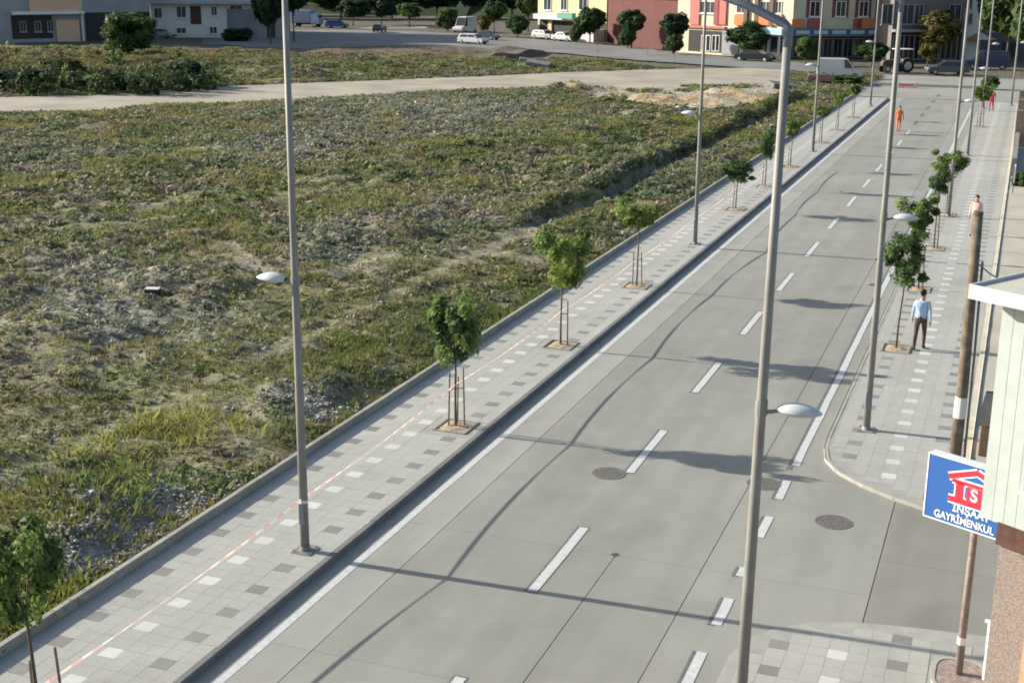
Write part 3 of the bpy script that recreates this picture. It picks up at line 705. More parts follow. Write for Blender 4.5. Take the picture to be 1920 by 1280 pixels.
q = np.stack([pos-tt*L, pos+bb*L*.5, pos+tt*L, pos-bb*L*.5], 1)
wc = field_cols(x, y, (A([.090,.140,.050]), A([.185,.195,.068]), A([.240,.240,.165])), 231); br = sstep(.55,.68,fbm(x*.45,y*.45,55))[:,None]; wc = wc*(1-br)+A([.215,.185,.135])*br; wc = wc*(1-.6*gz[:,None])+A([.300,.305,.270])*.6*gz[:,None]
pc = np.repeat(wc*rng.uniform(.5,1.4,n)[:,None], per, 0)*rng.uniform(.75,1.25,N)[:,None]
tag(np_mesh('weeds', q.reshape(-1,3), np.arange(N*4), 4, GRASSM, np.repeat(pc,4,0)), 'low grey-green broad-leaved weeds over the vacant lot', 'weeds', kind='stuff')
# 3 stones and rubble
x, y = sample(26000, 9, 150, 100); u, v = pix(x, y, 0*x); gz = grey_zone(u, v)
keep = rng.uniform(0,1,len(x)) < .16+.9*gz**1.3+.45*sstep(.55,.7,fbm(x*.3,y*.3,21)); x, y = x[keep], y[keep]; n = len(x)
# two stone heaps by the back kerb and one beside it further on
for (px_, py_, sx_, sy_, k) in ((265,990,.75,1.5,2600),(175,1062,.5,1.0,900),(575,768,.7,.6,600),(1330,100,.1,.1,0),(860,210,8,5,700),(470,270,4,4,350)):
    p = P(px_, py_, .1)
    if k: x = np.concatenate([x, p.x+rng.normal(scale=sx_, size=k)]); y = np.concatenate([y, p.y+rng.normal(scale=sy_, size=k)])
ok = x < -14.45; x, y = x[ok], y[ok]; n = len(x); z = height(x, y); dist = np.hypot(x, y)
bm = bmesh.new(); bmesh.ops.create_icosphere(bm, subdivisions=1, radius=1); iv = A([tuple(q.co) for q in bm.verts]); fi = A([[q.index for q in f.verts] for f in bm.faces]); bm.free()
s = (.022+.06*rng.uniform(0,1,n)**3)*np.clip(dist/32,.9,2.0)
jit = rng.uniform(.45,1.3,(n,len(iv),1)); vv = iv[None]*jit*(s[:,None]*1)[:,:,None]*A([1,1,.7])*rng.uniform(.6,1.3,(n,1,3))
vv += np.stack([x,y,z+s*.25],-1)[:,None,:]
t_ = rng.uniform(0,1,n)[:,None]; sc_ = A([.20,.19,.17])*(1-t_)+A([.36,.355,.34])*t_; sc_[rng.uniform(0,1,n)<.07] = A([.27,.18,.14]); sc_[rng.uniform(0,1,n)<.03] = A([.55,.55,.54])
ff = (fi[None]+(np.arange(n)*len(iv))[:,None,None]).reshape(-1)
tag(np_mesh('rubble', vv.reshape(-1,3), ff, 3, STONEM, np.repeat(sc_,len(iv),0)), 'scattered grey rubble and stones over the vacant lot', 'rubble', kind='stuff')
# 4 tall weed banks: far side of the track, the ditch bank, by the back kerb
X = []; Y = []; H = []; Cc = []
def bank(n, x, y, h, col):
    X.append(x); Y.append(y); H.append(h); Cc.append(np.tile(A(col), (n,1))*rng.uniform(.6,1.35,n)[:,None])
def pixband(n, x0, x1, ylo, yhi):
    u = rng.uniform(x0,x1,n); v = rng.uniform(ylo,yhi,n); p = [P(a,b) for a,b in zip(u,v)]; return A([q.x for q in p]), A([q.y for q in p])
a, b = pixband(200, 0, 390, 108, 140); bank(200, a, b, rng.uniform(.6,1.1,200), (.085,.068,.038))
a, b = pixband(300, 330, 900, 95, 120); bank(300, a, b, rng.uniform(.3,.9,300), (.13,.082,.045))
a, b = pixband(300, 600, 1150, 118, 138); bank(300, a, b, rng.uniform(.2,.55,300), (.125,.115,.055))
yy = rng.uniform(52,122,700); bank(700, ditch_x(yy)-.35-rng.uniform(0,.9,700), yy, rng.uniform(.25,.6,700), (.050,.066,.032))
for (px_, py_, rx, ry, k, h, col) in ((320,800,.7,.6,40,.6,(.160,.160,.045)),(240,860,1.2,1.0,60,.5,(.150,.155,.045)),(180,930,1.0,.8,60,.5,(.085,.120,.035)),(90,1130,1.3,.8,120,.5,(.110,.125,.030)),(130,980,1.2,1.0,120,.45,(.125,.125,.035)),
        (900,600,1.2,2.0,130,.5,(.085,.110,.030)),(760,640,1.2,1.8,110,.45,(.080,.100,.030)),(620,690,1.0,1.5,110,.45,(.100,.110,.032)),(700,560,1.5,2.5,110,.4,(.080,.090,.035)),(1140,240,10,4,160,.35,(.20,.15,.055)),(120,240,6,4,120,.5,(.150,.115,.045)),(980,520,1.0,2.0,80,.45,(.075,.1,.03)),(430,640,1.5,1.8,90,.4,(.125,.12,.035)),(480,740,1.5,1.5,90,.4,(.10,.11,.032)),(60,760,1.2,1.4,70,.4,(.11,.11,.035))):
    p = P(px_, py_, .1); bank(k, np.minimum(p.x+rng.normal(scale=rx,size=k),-14.5), p.y+rng.normal(scale=ry,size=k), h*rng.uniform(.5,1.3,k), col)
X = np.concatenate(X); Y = np.concatenate(Y); H = np.concatenate(H); Cc = np.concatenate(Cc)
Hs = np.where(H < .8, H*.42, H*.6); pv, pc = blades(22, X, Y, Hs, H*.55+.08, .016+.02*H, Cc*1.6, 1.1)
tag(np_mesh('tall_weeds', pv, np.arange(len(pv)), 3, GRASSM, pc), 'taller weed banks along ditch, back kerb and dirt track', 'weeds', kind='stuff')
# thicket of waist-high leafy weeds on the far side of the track
tv = []; tc = []
for k in range(85):
    u_ = rng.uniform(-60, 395); low = k < 45; v_ = rng.uniform(163, 181) if low else rng.uniform(118, 165); v_ -= max(0, u_-330)*.12
    p = P(u_, v_); r_ = rng.uniform(.9, 1.9); h_ = rng.uniform(.7, 1.5)*(1.15 if low else 1.05)
    cpal = ((.045,.075,.030),(.080,.110,.036)) if low else [((.16,.17,.055),(.22,.20,.07)), ((.17,.13,.08),(.22,.17,.09)), ((.08,.125,.045),(.13,.165,.055))][k % 3]
    vv_, cc_ = leaf_cloud('x', 900+k, 420, .14/r_, (1,1,1,0), cpal, clumps=12)
    tv.append(vv_*A([r_*1.1, r_, h_])+A([p.x, p.y, h_*.75])); tc.append(cc_)
tv = np.concatenate(tv); tag(np_mesh('weed_thicket', tv, np.arange(len(tv)), 4, LEAF, np.concatenate(tc)), 'dense thicket of leafy weeds and brambles beyond the dirt track', 'thicket', kind='stuff')
# small dark box with a pale top lying in the grass
p = P(287, 556, .2); t = empty('discarded_box', (p.x, p.y, float(height(A([p.x]), A([p.y]))[0])-.02), .3); tag(t, 'small dark discarded box with pale lid lying in the grass', 'box')
MB().box(-.22,.22,-.15,.15,0,.22).build('box_body', mat('dark_plastic', (.06,.05,.06), rough=.6), t); MB().box(-.23,.23,-.16,.16,.222,.25).build('lid', mat('pale_lid', (.5,.5,.5), rough=.6), t)
p = P(912+0, 345*0+208, .1); p = P(1287, 208, .1); t = empty('plastic_sheet', (p.x, p.y, float(height(A([p.x]), A([p.y]))[0])+.03)); tag(t, 'crumpled white plastic sheet lying on the sandy edge of the field', 'sheet')
rnd = random.Random(4); vs = [(-.9+.3*i, -.35+.18*j, rnd.uniform(0,.28)) for i in range(7) for j in range(5)]
o = obj('sheet', mesh_from(vs, [(i*5+j,(i+1)*5+j,(i+1)*5+j+1,i*5+j+1) for i in range(6) for j in range(4)], 'sheet'), t); o.data.materials.append(WHITE); o.modifiers.new('th','SOLIDIFY').thickness = .01
# ================================================================== NEAR CORNER BUILDING, SIGN AND POLES
PALE = mat('pale_cladding', (.375,.42,.40), rough=.7, var=.06, scale=5, obj_var=.03)
PINK = mat('pebble_dash', (.245,.20,.178), rough=1, var=.22, scale=26, bump=.6, bscale=60)
ORANGE = mat('orange_render', (.42,.27,.155), rough=.95, var=.08, scale=4, bump=.2)
BROWN = mat('brown_beam', (.085,.04,.032), rough=.7, var=.25, scale=8)
ROOFM = mat('roof_slab', (.44,.425,.37), rough=.9, var=.08, scale=3)
BA = R(-32)
b0 = empty('corner_building', (.03, 17.95, 0), BA); tag(b0, 'pale clad upper floor over pinkish pebble-dash wall at the side-street corner', 'building')
# local x runs along the front (to the right and nearer), local y goes back
MB().box(.30, 6.0, .03, 3.0, .0, 3.14).build('ground_floor_wall', PINK, b0)
MB().box(.86, 6.0, -.05, .028, .0, 3.13).build('orange_wall', ORANGE, b0)
for k in range(3): MB().box(.93, 1.01, -.075, -.052, .55+.5*k, .75+.5*k).build('vent_tile', WHITE, b0)
MB().box(.27, 6.0, -.02, 3.0, 3.145, 3.46).build('beam', BROWN, b0)
MB().box(.02, 6.0, .02, 3.0, 3.465, 6.48).build('upper_wall', PALE, b0)
for k in range(34):
    x0 = .0+.172*k
    if .60 < x0 < 1.9:
        MB().box(x0+.002, x0+.168, -.006, .018, 3.44, 4.02).build('cladding_board', PALE, b0); MB().box(x0+.002, x0+.168, -.006, .018, 5.52, 6.478).build('cladding_board', PALE, b0)
    else: MB().box(x0+.002, x0+.168, -.006, .018, 3.44, 6.478).build('cladding_board', PALE, b0)
MB().box(-.008, .019, .0, 3.0, 3.44, 6.478).build('corner_trim', PALE, b0)
w = MB(); w.box(.60,1.95,-.03,.0,4.03,4.11); w.box(.60,1.95,-.03,.0,5.43,5.51); w.box(.60,.68,-.03,.0,4.112,5.428); w.box(1.87,1.95,-.03,.0,4.112,5.428); w.box(1.24,1.31,-.03,.0,4.112,5.428)
wf = w.build('window', mat('brown_frame', (.12,.065,.04), rough=.6), b0); MB().box(.682,1.868,-.002,.015,4.114,5.426).build('pane', GLASS, wf)
MB().box(.56,2.0,-.09,-.032,3.97,4.028).build('window_sill', mat('sill', (.6,.56,.55), rough=.8), b0)
rf = MB().box(-.27, 6.3, -.34, 3.3, 6.482, 6.62).build('roof_slab', ROOFM, b0)
MB().box(-.295, 6.3, -.365, -.342, 6.47, 6.66).build('gutter', LAMPW, rf); MB().box(-.295, -.272, -.341, 3.3, 6.47, 6.66).build('gutter', LAMPW, rf)

# blue estate sign fixed to the corner
BLUE = mat('sign_blue', (.035,.115,.36), rough=.45, var=.06, scale=2)
SIGNR = mat('sign_red', (.62,.035,.06), rough=.45); SIGNW = mat('sign_white', (.78,.8,.82), rough=.45, var=.03)
sg = empty('projecting_sign', (-.735, 18.56, 3.10), R(-27.5)); tag(sg, 'blue lightbox sign with red house emblem fixed to the pale corner building', 'sign')
SW, SH = 1.20, .96
MB().box(0, SW, .0, .16, 0, SH).build('light_box', mat('sign_case', (.5,.53,.55), rough=.5), sg)
fc = MB().box(.012, SW-.012, -.008, -.001, .012, SH-.012).build('face', BLUE, sg)
m = MB(); m.box(0,SW,-.014,-.0005,SH-.018,SH); m.box(0,SW,-.014,-.0005,0,.018); m.box(0,.018,-.014,-.0005,.0185,SH-.0185); m.build('rim', SIGNW, sg)
def flat(name, poly, material, y=-.012, parent=fc):
    m = MB(); m.prism_y(poly[::-1] if False else poly, y, y+.003); return m.build(name, material, parent)
def bar(x0, z0, x1, z1, w, material, y, name='emblem_bar'):
    dx, dz = x1-x0, z1-z0; l = math.hypot(dx, dz); nx, nz = -dz/l*w/2, dx/l*w/2
    return flat(name, [(x0-nx,z0-nz),(x1-nx,z1-nz),(x1+nx,z1+nz),(x0+nx,z0+nz)], material, y)
# house emblem: white underlay, red strokes
ex = .76
for (x0,z0,x1,z1,w_) in ((ex-.42,.70,ex+.0,.86,.075),(ex+.0,.86,ex+.42,.70,.075),(ex-.36,.66,ex+.36,.66,.05),(ex-.24,.66,ex-.24,.42,.12),(ex+.24,.66,ex+.24,.42,.12),(ex-.40,.385,ex+.42,.385,.085)):
    bar(x0,z0,x1,z1,w_+.045,SIGNW,-.0115); bar(x0,z0,x1,z1,w_,SIGNR,-.0155)
flat('emblem_block', [(ex-.13,.42),(ex+.13,.42),(ex+.13,.63),(ex-.13,.63)], SIGNR, -.0150)
def text(body, x, z, size, material, parent, y=-.013, sx=1.0):
    cu = bpy.data.curves.new('lettering', 'FONT'); cu.body = body; cu.size = size; cu.extrude = .0015; cu.offset = size*.022; cu.align_x = 'LEFT'; cu.space_character = 1.02
    o = bpy.data.objects.new('lettering', cu); C.objects.link(o); dg = bpy.context.evaluated_depsgraph_get(); me = bpy.data.meshes.new_from_object(o.evaluated_get(dg)); bpy.data.objects.remove(o)
    me.materials.clear(); me.materials.append(material)
    q = obj('lettering', me, parent, (x, y, z)); q.rotation_euler = (R(90), 0, 0); q.scale = (sx, 1, 1); return q
text('S', ex-.075, .44, .25, SIGNW, fc, -.0175)
text('İNŞAAT', .44, .215, .160, SIGNW, fc, sx=.92)
text('GAYRİMENKUL', .17, .055, .150, SIGNW, fc, sx=.86)

# slim painted post, its paved island and the white cabinet next to it
PPOST = mat('weathered_pink_post', (.24,.19,.17), rough=.85, var=.25, scale=9)
t = empty('street_post', (-.045, 19.85, .07)); tag(t, 'slim weathered pinkish post standing in a small kerbed island', 'post')
m = MB(); m.tube([(0,0,0),(.01,0,1.7),(.02,0,3.4)], [.062,.055,.05], 10); m.build('pole', PPOST, t, smooth=True); MB().tube([(0,0,.5),(0,0,.62)], .068, 10).build('collar', WHITE, t)
t = empty('kerbed_island', (-.02, 19.8, -.16)); tag(t, 'small pinkish paved island with pale rounded kerb around a post', 'island')
m = MB(); ring = [(.42*math.copysign(abs(math.cos(a))**.55, math.cos(a)), .55*math.copysign(abs(math.sin(a))**.55, math.sin(a))) for a in np.linspace(0, 2*math.pi, 29)[:-1]]
m.prism([(x*.86, y*.88) for x, y in ring], .10, .215); m.build('paving', mat('pink_paver', (.26,.21,.185), rough=.95, var=.3, scale=12), t)
m = MB(); n = len(ring)
m.add([(x,y,.1) for x,y in ring]+[(x,y,.225) for x,y in ring]+[(x*.865,y*.885,.225) for x,y in ring]+[(x*.865,y*.885,.1) for x,y in ring], [(k*n+i,k*n+(i+1)%n,(k+1)*n+(i+1)%n,(k+1)*n+i) for k in range(3) for i in range(n)]); m.build('kerb', KERBP, t)
t = empty('white_cabinet', (.52, 19.9, PZN), R(-32)); tag(t, 'white painted cabinet wedged between slim post and pebble-dash wall', 'cabinet')
bevelled(MB().box(-.14,.45,-.2,.2,0,1.0).build('cabinet_body', WHITE, t), .02); MB().box(-.10,.41,-.215,-.203,.08,.92).build('door', WHITE, t); MB().box(-.17,.48,-.23,.23,1.003,1.05).build('cap', WHITE, t)

# old timber utility pole on the far corner
WOOD = mat('old_timber', (.150,.123,.090), rough=.95, var=.35, scale=5, bump=.5, bscale=30)
t = empty('utility_pole', (-.62, 29.25, PZR)); tag(t, 'cut-off old timber utility pole with a white painted band', 'utility pole')
m = MB(); m.tube([(0,0,-.1),(.02,0,1.8),(.0,0,3.6),(-.02,0,5.62)], [.132,.124,.112,.10], 12); pl = m.build('pole', WOOD, t, smooth=True)
MB().tube([(.012,0,1.15),(.018,0,1.62)], [.132,.130], 12).build('painted_band', WHITE, t)
m = MB(); m.tube([(-.02,0,5.6),(-.02,0,5.68)], [.108,.10], 12); m.build('pole_cap', BARK, t)
MB().tube([(.20,.12,-.02),(.19,.1,2.6),(.16,.06,4.6)], .028, 7).build('cable_conduit', GALV, t, smooth=True)
m = MB(); m.tube([(.10,0,4.55),(.35,.05,4.35),(.62,.1,4.22)], .016, 6); m.build('cable_hook', GALVD, t)
# brown box-like container with a dark sloping top, against the shop front
t = empty('brown_container', (.16, 30.6, .105), R(-4)); tag(t, 'brown box container with dark sloping top beside the timber pole', 'container')
m = MB(); m.prism_x([(-.55,0),(.55,0),(.55,1.10),(-.30,1.02),(-.55,.72)], -.28, .75); bevelled(m.build('container_body', mat('brown_sheet', (.165,.105,.075), rough=.7, var=.15, scale=4), t), .03)
m = MB(); m.prism_x([(-.60,.73),(-.32,1.055),(.60,1.145),(.60,1.20),(-.35,1.105),(-.64,.755)], -.32, .79); m.build('lid', mat('dark_lid', (.07,.075,.07), rough=.6, var=.2), t)
# far shop-side boundary: grey wall, brick piers, planter with shrub
t = empty('boundary_wall', (-.25, 76.5, .105)); tag(t, 'low grey boundary wall with brown gate piers along the shop-side pavement', 'wall')
MB().box(.0,.25,0,13,0,.95).build('wall_panel', mat('grey_wall', (.20,.195,.19), rough=.9, var=.15, scale=2), t)
for yy in (13.1, 21, 29): MB().box(-.05,.5,yy,yy+.55,0,2.3).build('gate_pier', mat('brown_pier', (.22,.165,.13), rough=.9, var=.2, scale=3), t)
for yy in (13.66, 21.56): MB().box(.1,.25,yy,yy+7.3,0,1.0).build('wall_panel', mat('brown_wall', (.17,.12,.09), rough=.9, var=.2, scale=2), t)
for k in range(14): MB().box(.14,.18,13.9+.5*k,13.95+.5*k,1.005,1.9).build('railing_bar', GALVD, t)
t = empty('notice_board', (-.02, 70.4, .105)); tag(t, 'small white notice board on dark legs beside planter shrub', 'notice board')
MB().box(-.05,.02,-.4,.4,.55,1.35).build('board', WHITE, t); MB().box(-.04,.0,-.38,-.33,0,.548).build('leg', GALVD, t); MB().box(-.04,.0,.33,.38,0,.548).build('leg', GALVD, t)

# ================================================================== PEOPLE
SKIN = mat('skin', (.42,.25,.17), rough=.6, var=.05); HAIR = mat('dark_hair', (.02,.016,.013), rough=.6)
def person(loc, rz, label, shirt, trouser, h=1.74, stride=.16, sleeve=True, hair=HAIR, shoe=RUBBER, armout=.025):
    t = empty('person', loc, rz); tag(t, label, 'person'); k = h/1.75
    V = []; E_ = []; Rr = []
    def add(p, r, par=None):
        V.append((p[0]*k, p[1]*k, p[2]*k)); Rr.append((r*k, r*k) if not isinstance(r, tuple) else (r[0]*k, r[1]*k))
        if par is not None: E_.append((par, len(V)-1))
        return len(V)-1
    pel = add((0,0,.93), (.155,.115)); wai = add((0,.01,1.10), (.168,.125), pel); che = add((0,.015,1.30), (.190,.13), wai); col = add((0,.0,1.44), (.11,.085), che)
    nek = add((0,.015,1.51), .062, col); hd0 = add((0,.035,1.60), (.072,.085), nek); hd1 = add((0,.035,1.68), (.075,.092), hd0); add((0,.03,1.745), (.045,.055), hd1)
    add((0,.125,1.64), .014, hd1)                                     # nose
    for s in (-1,1):
        add((s*.085,.03,1.645), .015, hd1)                            # ear
        st = stride*s
        hip = add((s*.095,.0,.86), .095, pel); kn = add((s*.105,st*.55+.03,.50), .065, hip); an = add((s*.105,st-.02,.10), .045, kn); hl = add((s*.105,st-.03,.045), .04, an); add((s*.115,st+.15,.035), .038, hl)
        sh = add((s*.185,.0,1.405), .065, che); el = add((s*(.235+armout*.6),-st*.5-.02,1.13), .045, sh); wr = add((s*(.25+armout),-st*.9+.05,.88), .032, el)
        pm = add((s*(.252+armout),-st*.9+.065,.81), (.034,.024), wr)
        for q, (dy, l) in enumerate(((-.028,.065),(-.01,.078),(.01,.072),(.028,.055))):
            f1 = add((s*(.254+armout),-st*.9+.07+dy,.775), .0095, pm); add((s*(.246+armout),-st*.9+.075+dy,.775-l*.8), .0085, f1)
        th = add((s*(.235+armout),-st*.9+.105,.82), .011, pm); add((s*(.232+armout),-st*.9+.122,.775), .009, th)
    me = bpy.data.meshes.new('body'); me.from_pydata(V, E_, []); o = bpy.data.objects.new('body', me); C.objects.link(o)
    sk = o.modifiers.new('skin', 'SKIN'); sk.use_smooth_shade = True
    for i, r in enumerate(Rr): me.skin_vertices[0].data[i].radius = r
    me.skin_vertices[0].data[0].use_root = True
    o.modifiers.new('sub', 'SUBSURF').levels = 1
    dg = bpy.context.evaluated_depsgraph_get(); m2 = bpy.data.meshes.new_from_object(o.evaluated_get(dg)); bpy.data.objects.remove(o)
    m2.materials.clear()
    for q in (SKIN, shirt, trouser, shoe): m2.materials.append(q)
    for p in m2.polygons:
        x, y, z = p.center/k; p.use_smooth = True
        arm = abs(x) > .20 and z < 1.36 and z > .6
        if arm: p.material_index = (1 if (z > .90 if sleeve else z > 1.16) else 0)
        elif z < .085: p.material_index = 3
        elif z < .96: p.material_index = 2
        elif z < 1.475: p.material_index = 1
        else: p.material_index = 0
    b = obj('body', m2, t)
    bm = bmesh.new(); bmesh.ops.create_uvsphere(bm, u_segments=14, v_segments=9, radius=1)
    for v in bm.verts:
        v.co = Vector((v.co.x*.092, v.co.y*.105+.018, v.co.z*.105+1.685))*k
    bmesh.ops.delete(bm, geom=[v for v in bm.verts if v.co.z/k < 1.60 or (v.co.y/k > .085 and v.co.z/k < 1.70)], context='VERTS')
    hm = bpy.data.meshes.new('hair'); bm.to_mesh(hm); bm.free(); hm.materials.append(hair); hm.polygons.foreach_set('use_smooth', [True]*len(hm.polygons)); obj('hair', hm, b)
    return t
cloth = lambda n, c: mat(n, c, rough=.9, var=.12, scale=14)
p = P(1722, 655, PZR); person((p.x, p.y, PZR+.002), R(-6), 'man in light blue shirt and brown trousers walking on the shop-side pavement', cloth('blue_shirt', (.36,.47,.66)), cloth('brown_trousers', (.085,.055,.045)), 1.74, .15)
p = P(1684, 246, .0); person((p.x, p.y, .005), R(200), 'worker in orange vest and trousers standing on the roadway', cloth('orange_overall', (.72,.20,.07)), cloth('orange_trousers', (.62,.16,.07)), 1.72, .10)
p = P(1858, 208, PZR); person((p.x, p.y, PZR), R(170), 'worker in red overalls on the far shop-side pavement', cloth('red_overall', (.52,.06,.08)), cloth('red_trousers', (.42,.05,.08)), 1.75, .12)
p = P(1830, 415, .15); p = P(1826, 442, PZR); person((p.x, p.y, PZR), R(165), 'person in pale pink top standing behind the timber utility pole', cloth('pink_top', (.66,.42,.40)), cloth('grey_trousers', (.22,.2,.2)), 1.68, .05)

# ================================================================== VEHICLES
def paint(n, c, rough=.3): return mat(n, c, rough=rough, var=.03, spec=.5)
def wheel(t, x, y, r=.31, w=.2):
    s = 1 if y > 0 else -1
    wh = empty('wheel', (x, y, r)); wh.parent = t
    m = MB(); m.tube([(0,-w/2,0),(0,-w/2+.02,0),(0,w/2-.02,0),(0,w/2,0)], [r*.93,r,r,r*.93], 18); m.build('tyre', RUBBER, wh, smooth=False)
    m = MB(); m.tube([(0,s*(w/2+.002),0),(0,s*(w/2+.015),0)], [r*.62,r*.55], 14); m.build('rim', RIM, wh)
def car(loc, rz, label, body, L=4.2, W=1.7, H=1.42, kind='hatch', group=None, cat='car'):
    """front points to local +x"""
    t = empty('van' if kind == 'van' else 'car', loc, rz); tag(t, label, cat, group); h = W/2
    f, b = L/2, -L/2
    if kind == 'van':
        low = [(b,.28),(b,1.0),(b+.02,1.05),(f-1.05,1.05),(f-.15,.98),(f,.80),(f,.28)]
        cab = [(b+.03,1.05),(b+.10,H-.05),(b+.25,H),(f-1.9,H),(f-1.55,H-.06),(f-.75,1.05)]
    elif kind == 'sedan':
        low = [(b,.30),(b,.78),(b+.12,.92),(f-1.15,.92),(f-.25,.80),(f,.62),(f,.28)]
        cab = [(b+.75,.92),(b+1.25,H-.03),(b+1.5,H),(f-2.05,H),(f-1.85,H-.03),(f-1.15,.92)]
    else:
        low = [(b,.30),(b,.86),(b+.06,.95),(f-1.05,.95),(f-.2,.82),(f,.64),(f,.28)]
        cab = [(b+.10,.95),(b+.38,H-.05),(b+.6,H),(f-1.95,H),(f-1.7,H-.05),(f-.95,.95)]
    m = MB(); m.prism_y(low, -h, h); bevelled(m.build('body', body, t), .06, 2)
    m = MB(); n = len(cab); tap = .80 if kind != 'van' else .90; zt = cab[0][1]
    g = lambda z: h*.965*(1-(1-tap)*(z-zt)/(H-zt))
    m.add([(x,-g(z),z-.01) for x,z in cab]+[(x,g(z),z-.01) for x,z in cab], [tuple(range(n)), tuple(range(2*n-1,n-1,-1))]+[(i,n+i,n+(i+1)%n,(i+1)%n) for i in range(n)])
    bevelled(m.build('cabin', body, t), .04, 2)
    # side glass, windscreen, rear window follow the cabin planes
    z0, z1 = zt+.05, H-.11
    def side(x0b, x1b, x0t, x1t):
        for s in (-1,1):
            e = .012; vs = [(x0b,s*(g(z0)+e),z0),(x1b,s*(g(z0)+e),z0),(x1t,s*(g(z1)+e),z1),(x0t,s*(g(z1)+e),z1)]
            vs += [(v[0],v[1]-s*.02,v[2]) for v in vs]
            MB().add(vs, [(0,1,2,3),(4,7,6,5),(0,4,5,1),(1,5,6,2),(2,6,7,3),(3,7,4,0)]).build('side_window', CARGLASS, t)
    def slope(i, j, nm):
        (xa,za),(xb,zb) = cab[i], cab[j]; q = lambda u: (xa+(xb-xa)*u, za+(zb-za)*u)
        (x0,zz0),(x1,zz1) = q(.08), q(.94); d = .014*(1 if (xa+xb) > 0 else -1)
        vs = [(x0+d,-g(zz0)*.92,zz0+.012),(x0+d,g(zz0)*.92,zz0+.012),(x1+d,g(zz1)*.92,zz1+.012),(x1+d,-g(zz1)*.92,zz1+.012)]
        vs += [(v[0]-d*2,v[1],v[2]-.02) for v in vs]
        MB().add(vs, [(0,1,2,3),(4,7,6,5),(0,4,5,1),(1,5,6,2),(2,6,7,3),(3,7,4,0)]).build(nm, CARGLASS, t)
    if kind == 'van':
        side(f-1.85,f-1.0,f-1.95,f-1.6); slope(5,4,'windscreen')
        vs = [(b-.0,-.62,1.15),(b-.0,.62,1.15),(b+.06,.56,H-.2),(b+.06,-.56,H-.2)]; MB().add([(x-.02,y,z) for x,y,z in vs]+[(x+.03,y,z) for x,y,z in vs], [(0,1,2,3),(4,7,6,5),(0,4,5,1),(1,5,6,2),(2,6,7,3),(3,7,4,0)]).build('rear_window', CARGLASS, t)
    else:
        mid = (cab[0][0]+cab[-1][0])/2-.05
        side(cab[0][0]+.22,mid-.05,cab[1][0]+.22,mid-.05); side(mid+.05,cab[-1][0]-.25,mid+.05,cab[-2][0]-.1)
        slope(n-1,n-2,'windscreen'); slope(0,1,'rear_window')
    for s in (-1,1):
        MB().box(f-.04,f+.012,s*h*.72-.16,s*h*.72+.16,.58,.74).build('headlight', HEADL, t); MB().box(b-.012,b+.04,s*h*.80-.11,s*h*.80+.11,.62,.84).build('tail_light', TAILL, t)
        for x in (f-.78, b+.78): wheel(t, x, s*(h-.085))
        MB().box(f-1.22,f-1.08,s*h+(.0 if s>0 else -.14),s*h+(.14 if s>0 else .0),.95,1.06).build('mirror', body, t)
    MB().box(f-.02,f+.03,-h*.9,h*.9,.30,.46).build('bumper', mat('bumper_grey', (.06,.06,.065), rough=.6), t); MB().box(b-.03,b+.02,-h*.9,h*.9,.32,.48).build('bumper', mat('bumper_grey', (.06,.06,.065)), t)
    return t
def at(px, py, z=.1): p = P(px, py, 0); return (p.x, p.y, z)
CW = paint('white_car', (.54,.54,.54)); CB = paint('black_car', (.014,.02,.022), .25); CBL = paint('blue_car', (.02,.07,.22)); CS = paint('silver_car', (.42,.43,.44)); CG = paint('grey_car', (.07,.08,.09)); CLB = paint('pale_blue_car', (.16,.28,.45))
CARG = 'vehicles around the far junction'
car(at(1573,147,0), R(8), 'white panel van parked at the junction beyond the field-side pavement', CW, 4.7, 1.8, 2.05, 'van', CARG, 'van')
car(at(1415,116,0), R(-12), 'black saloon car parked before the red and cream apartment block', CB, 4.9, 1.75, 1.42, 'sedan', CARG)
car(at(887,84), R(-14), 'white hatchback on the far street before the white high-roof van', CW, 4.6, 1.72, 1.5, 'hatch', CARG)
car(at(912,76), R(-10), 'dark grey car half behind the white hatchback', CG, 4.3, 1.7, 1.4, 'sedan', CARG)
car(at(872,62), R(-100), 'white high-roof delivery van with its back to the dark bushes', CW, 5.2, 2.0, 2.7, 'van', CARG, 'van')
car(at(632,54), R(10), 'dark blue car on the sunlit lane beyond the shaded street', CBL, 4.2, 1.7, 1.45, 'hatch', CARG)
car(at(712,62), R(100), 'small dark car at the edge of the shaded street', CG, 3.8, 1.6, 1.45, 'hatch', CARG)
car(at(1020,75), R(-25), 'silver car parked under the yellow building', CS, 4.2, 1.7, 1.42, 'hatch', CARG)
car(at(1058,79), R(-25), 'white saloon car parked between yellow building and round tree', CW, 4.3, 1.7, 1.42, 'sedan', CARG)
car(at(305,72), R(5), 'pale car parked beneath the white house', CS, 4.1, 1.65, 1.4, 'sedan', CARG)
car(at(1775,140,0), R(195), 'dark car with pale bonnet at the far end of the road', CG, 4.4, 1.75, 1.5, 'hatch', CARG)
car(at(1850,130,0), R(185), 'dark van in the shade of the big trees at the far junction', paint('night_blue', (.03,.035,.09)), 4.8, 1.85, 2.1, 'van', CARG, 'van')
car(at(1548,158,0), R(8), 'low pinkish red car in front of the white panel van', paint('maroon_car', (.24,.12,.13)), 3.6, 1.5, 1.0, 'sedan', CARG)
car(at(1330,99,.05), R(2), 'white saloon car parked before the shop door', CW, 4.2, 1.7, 1.4, 'sedan', CARG)
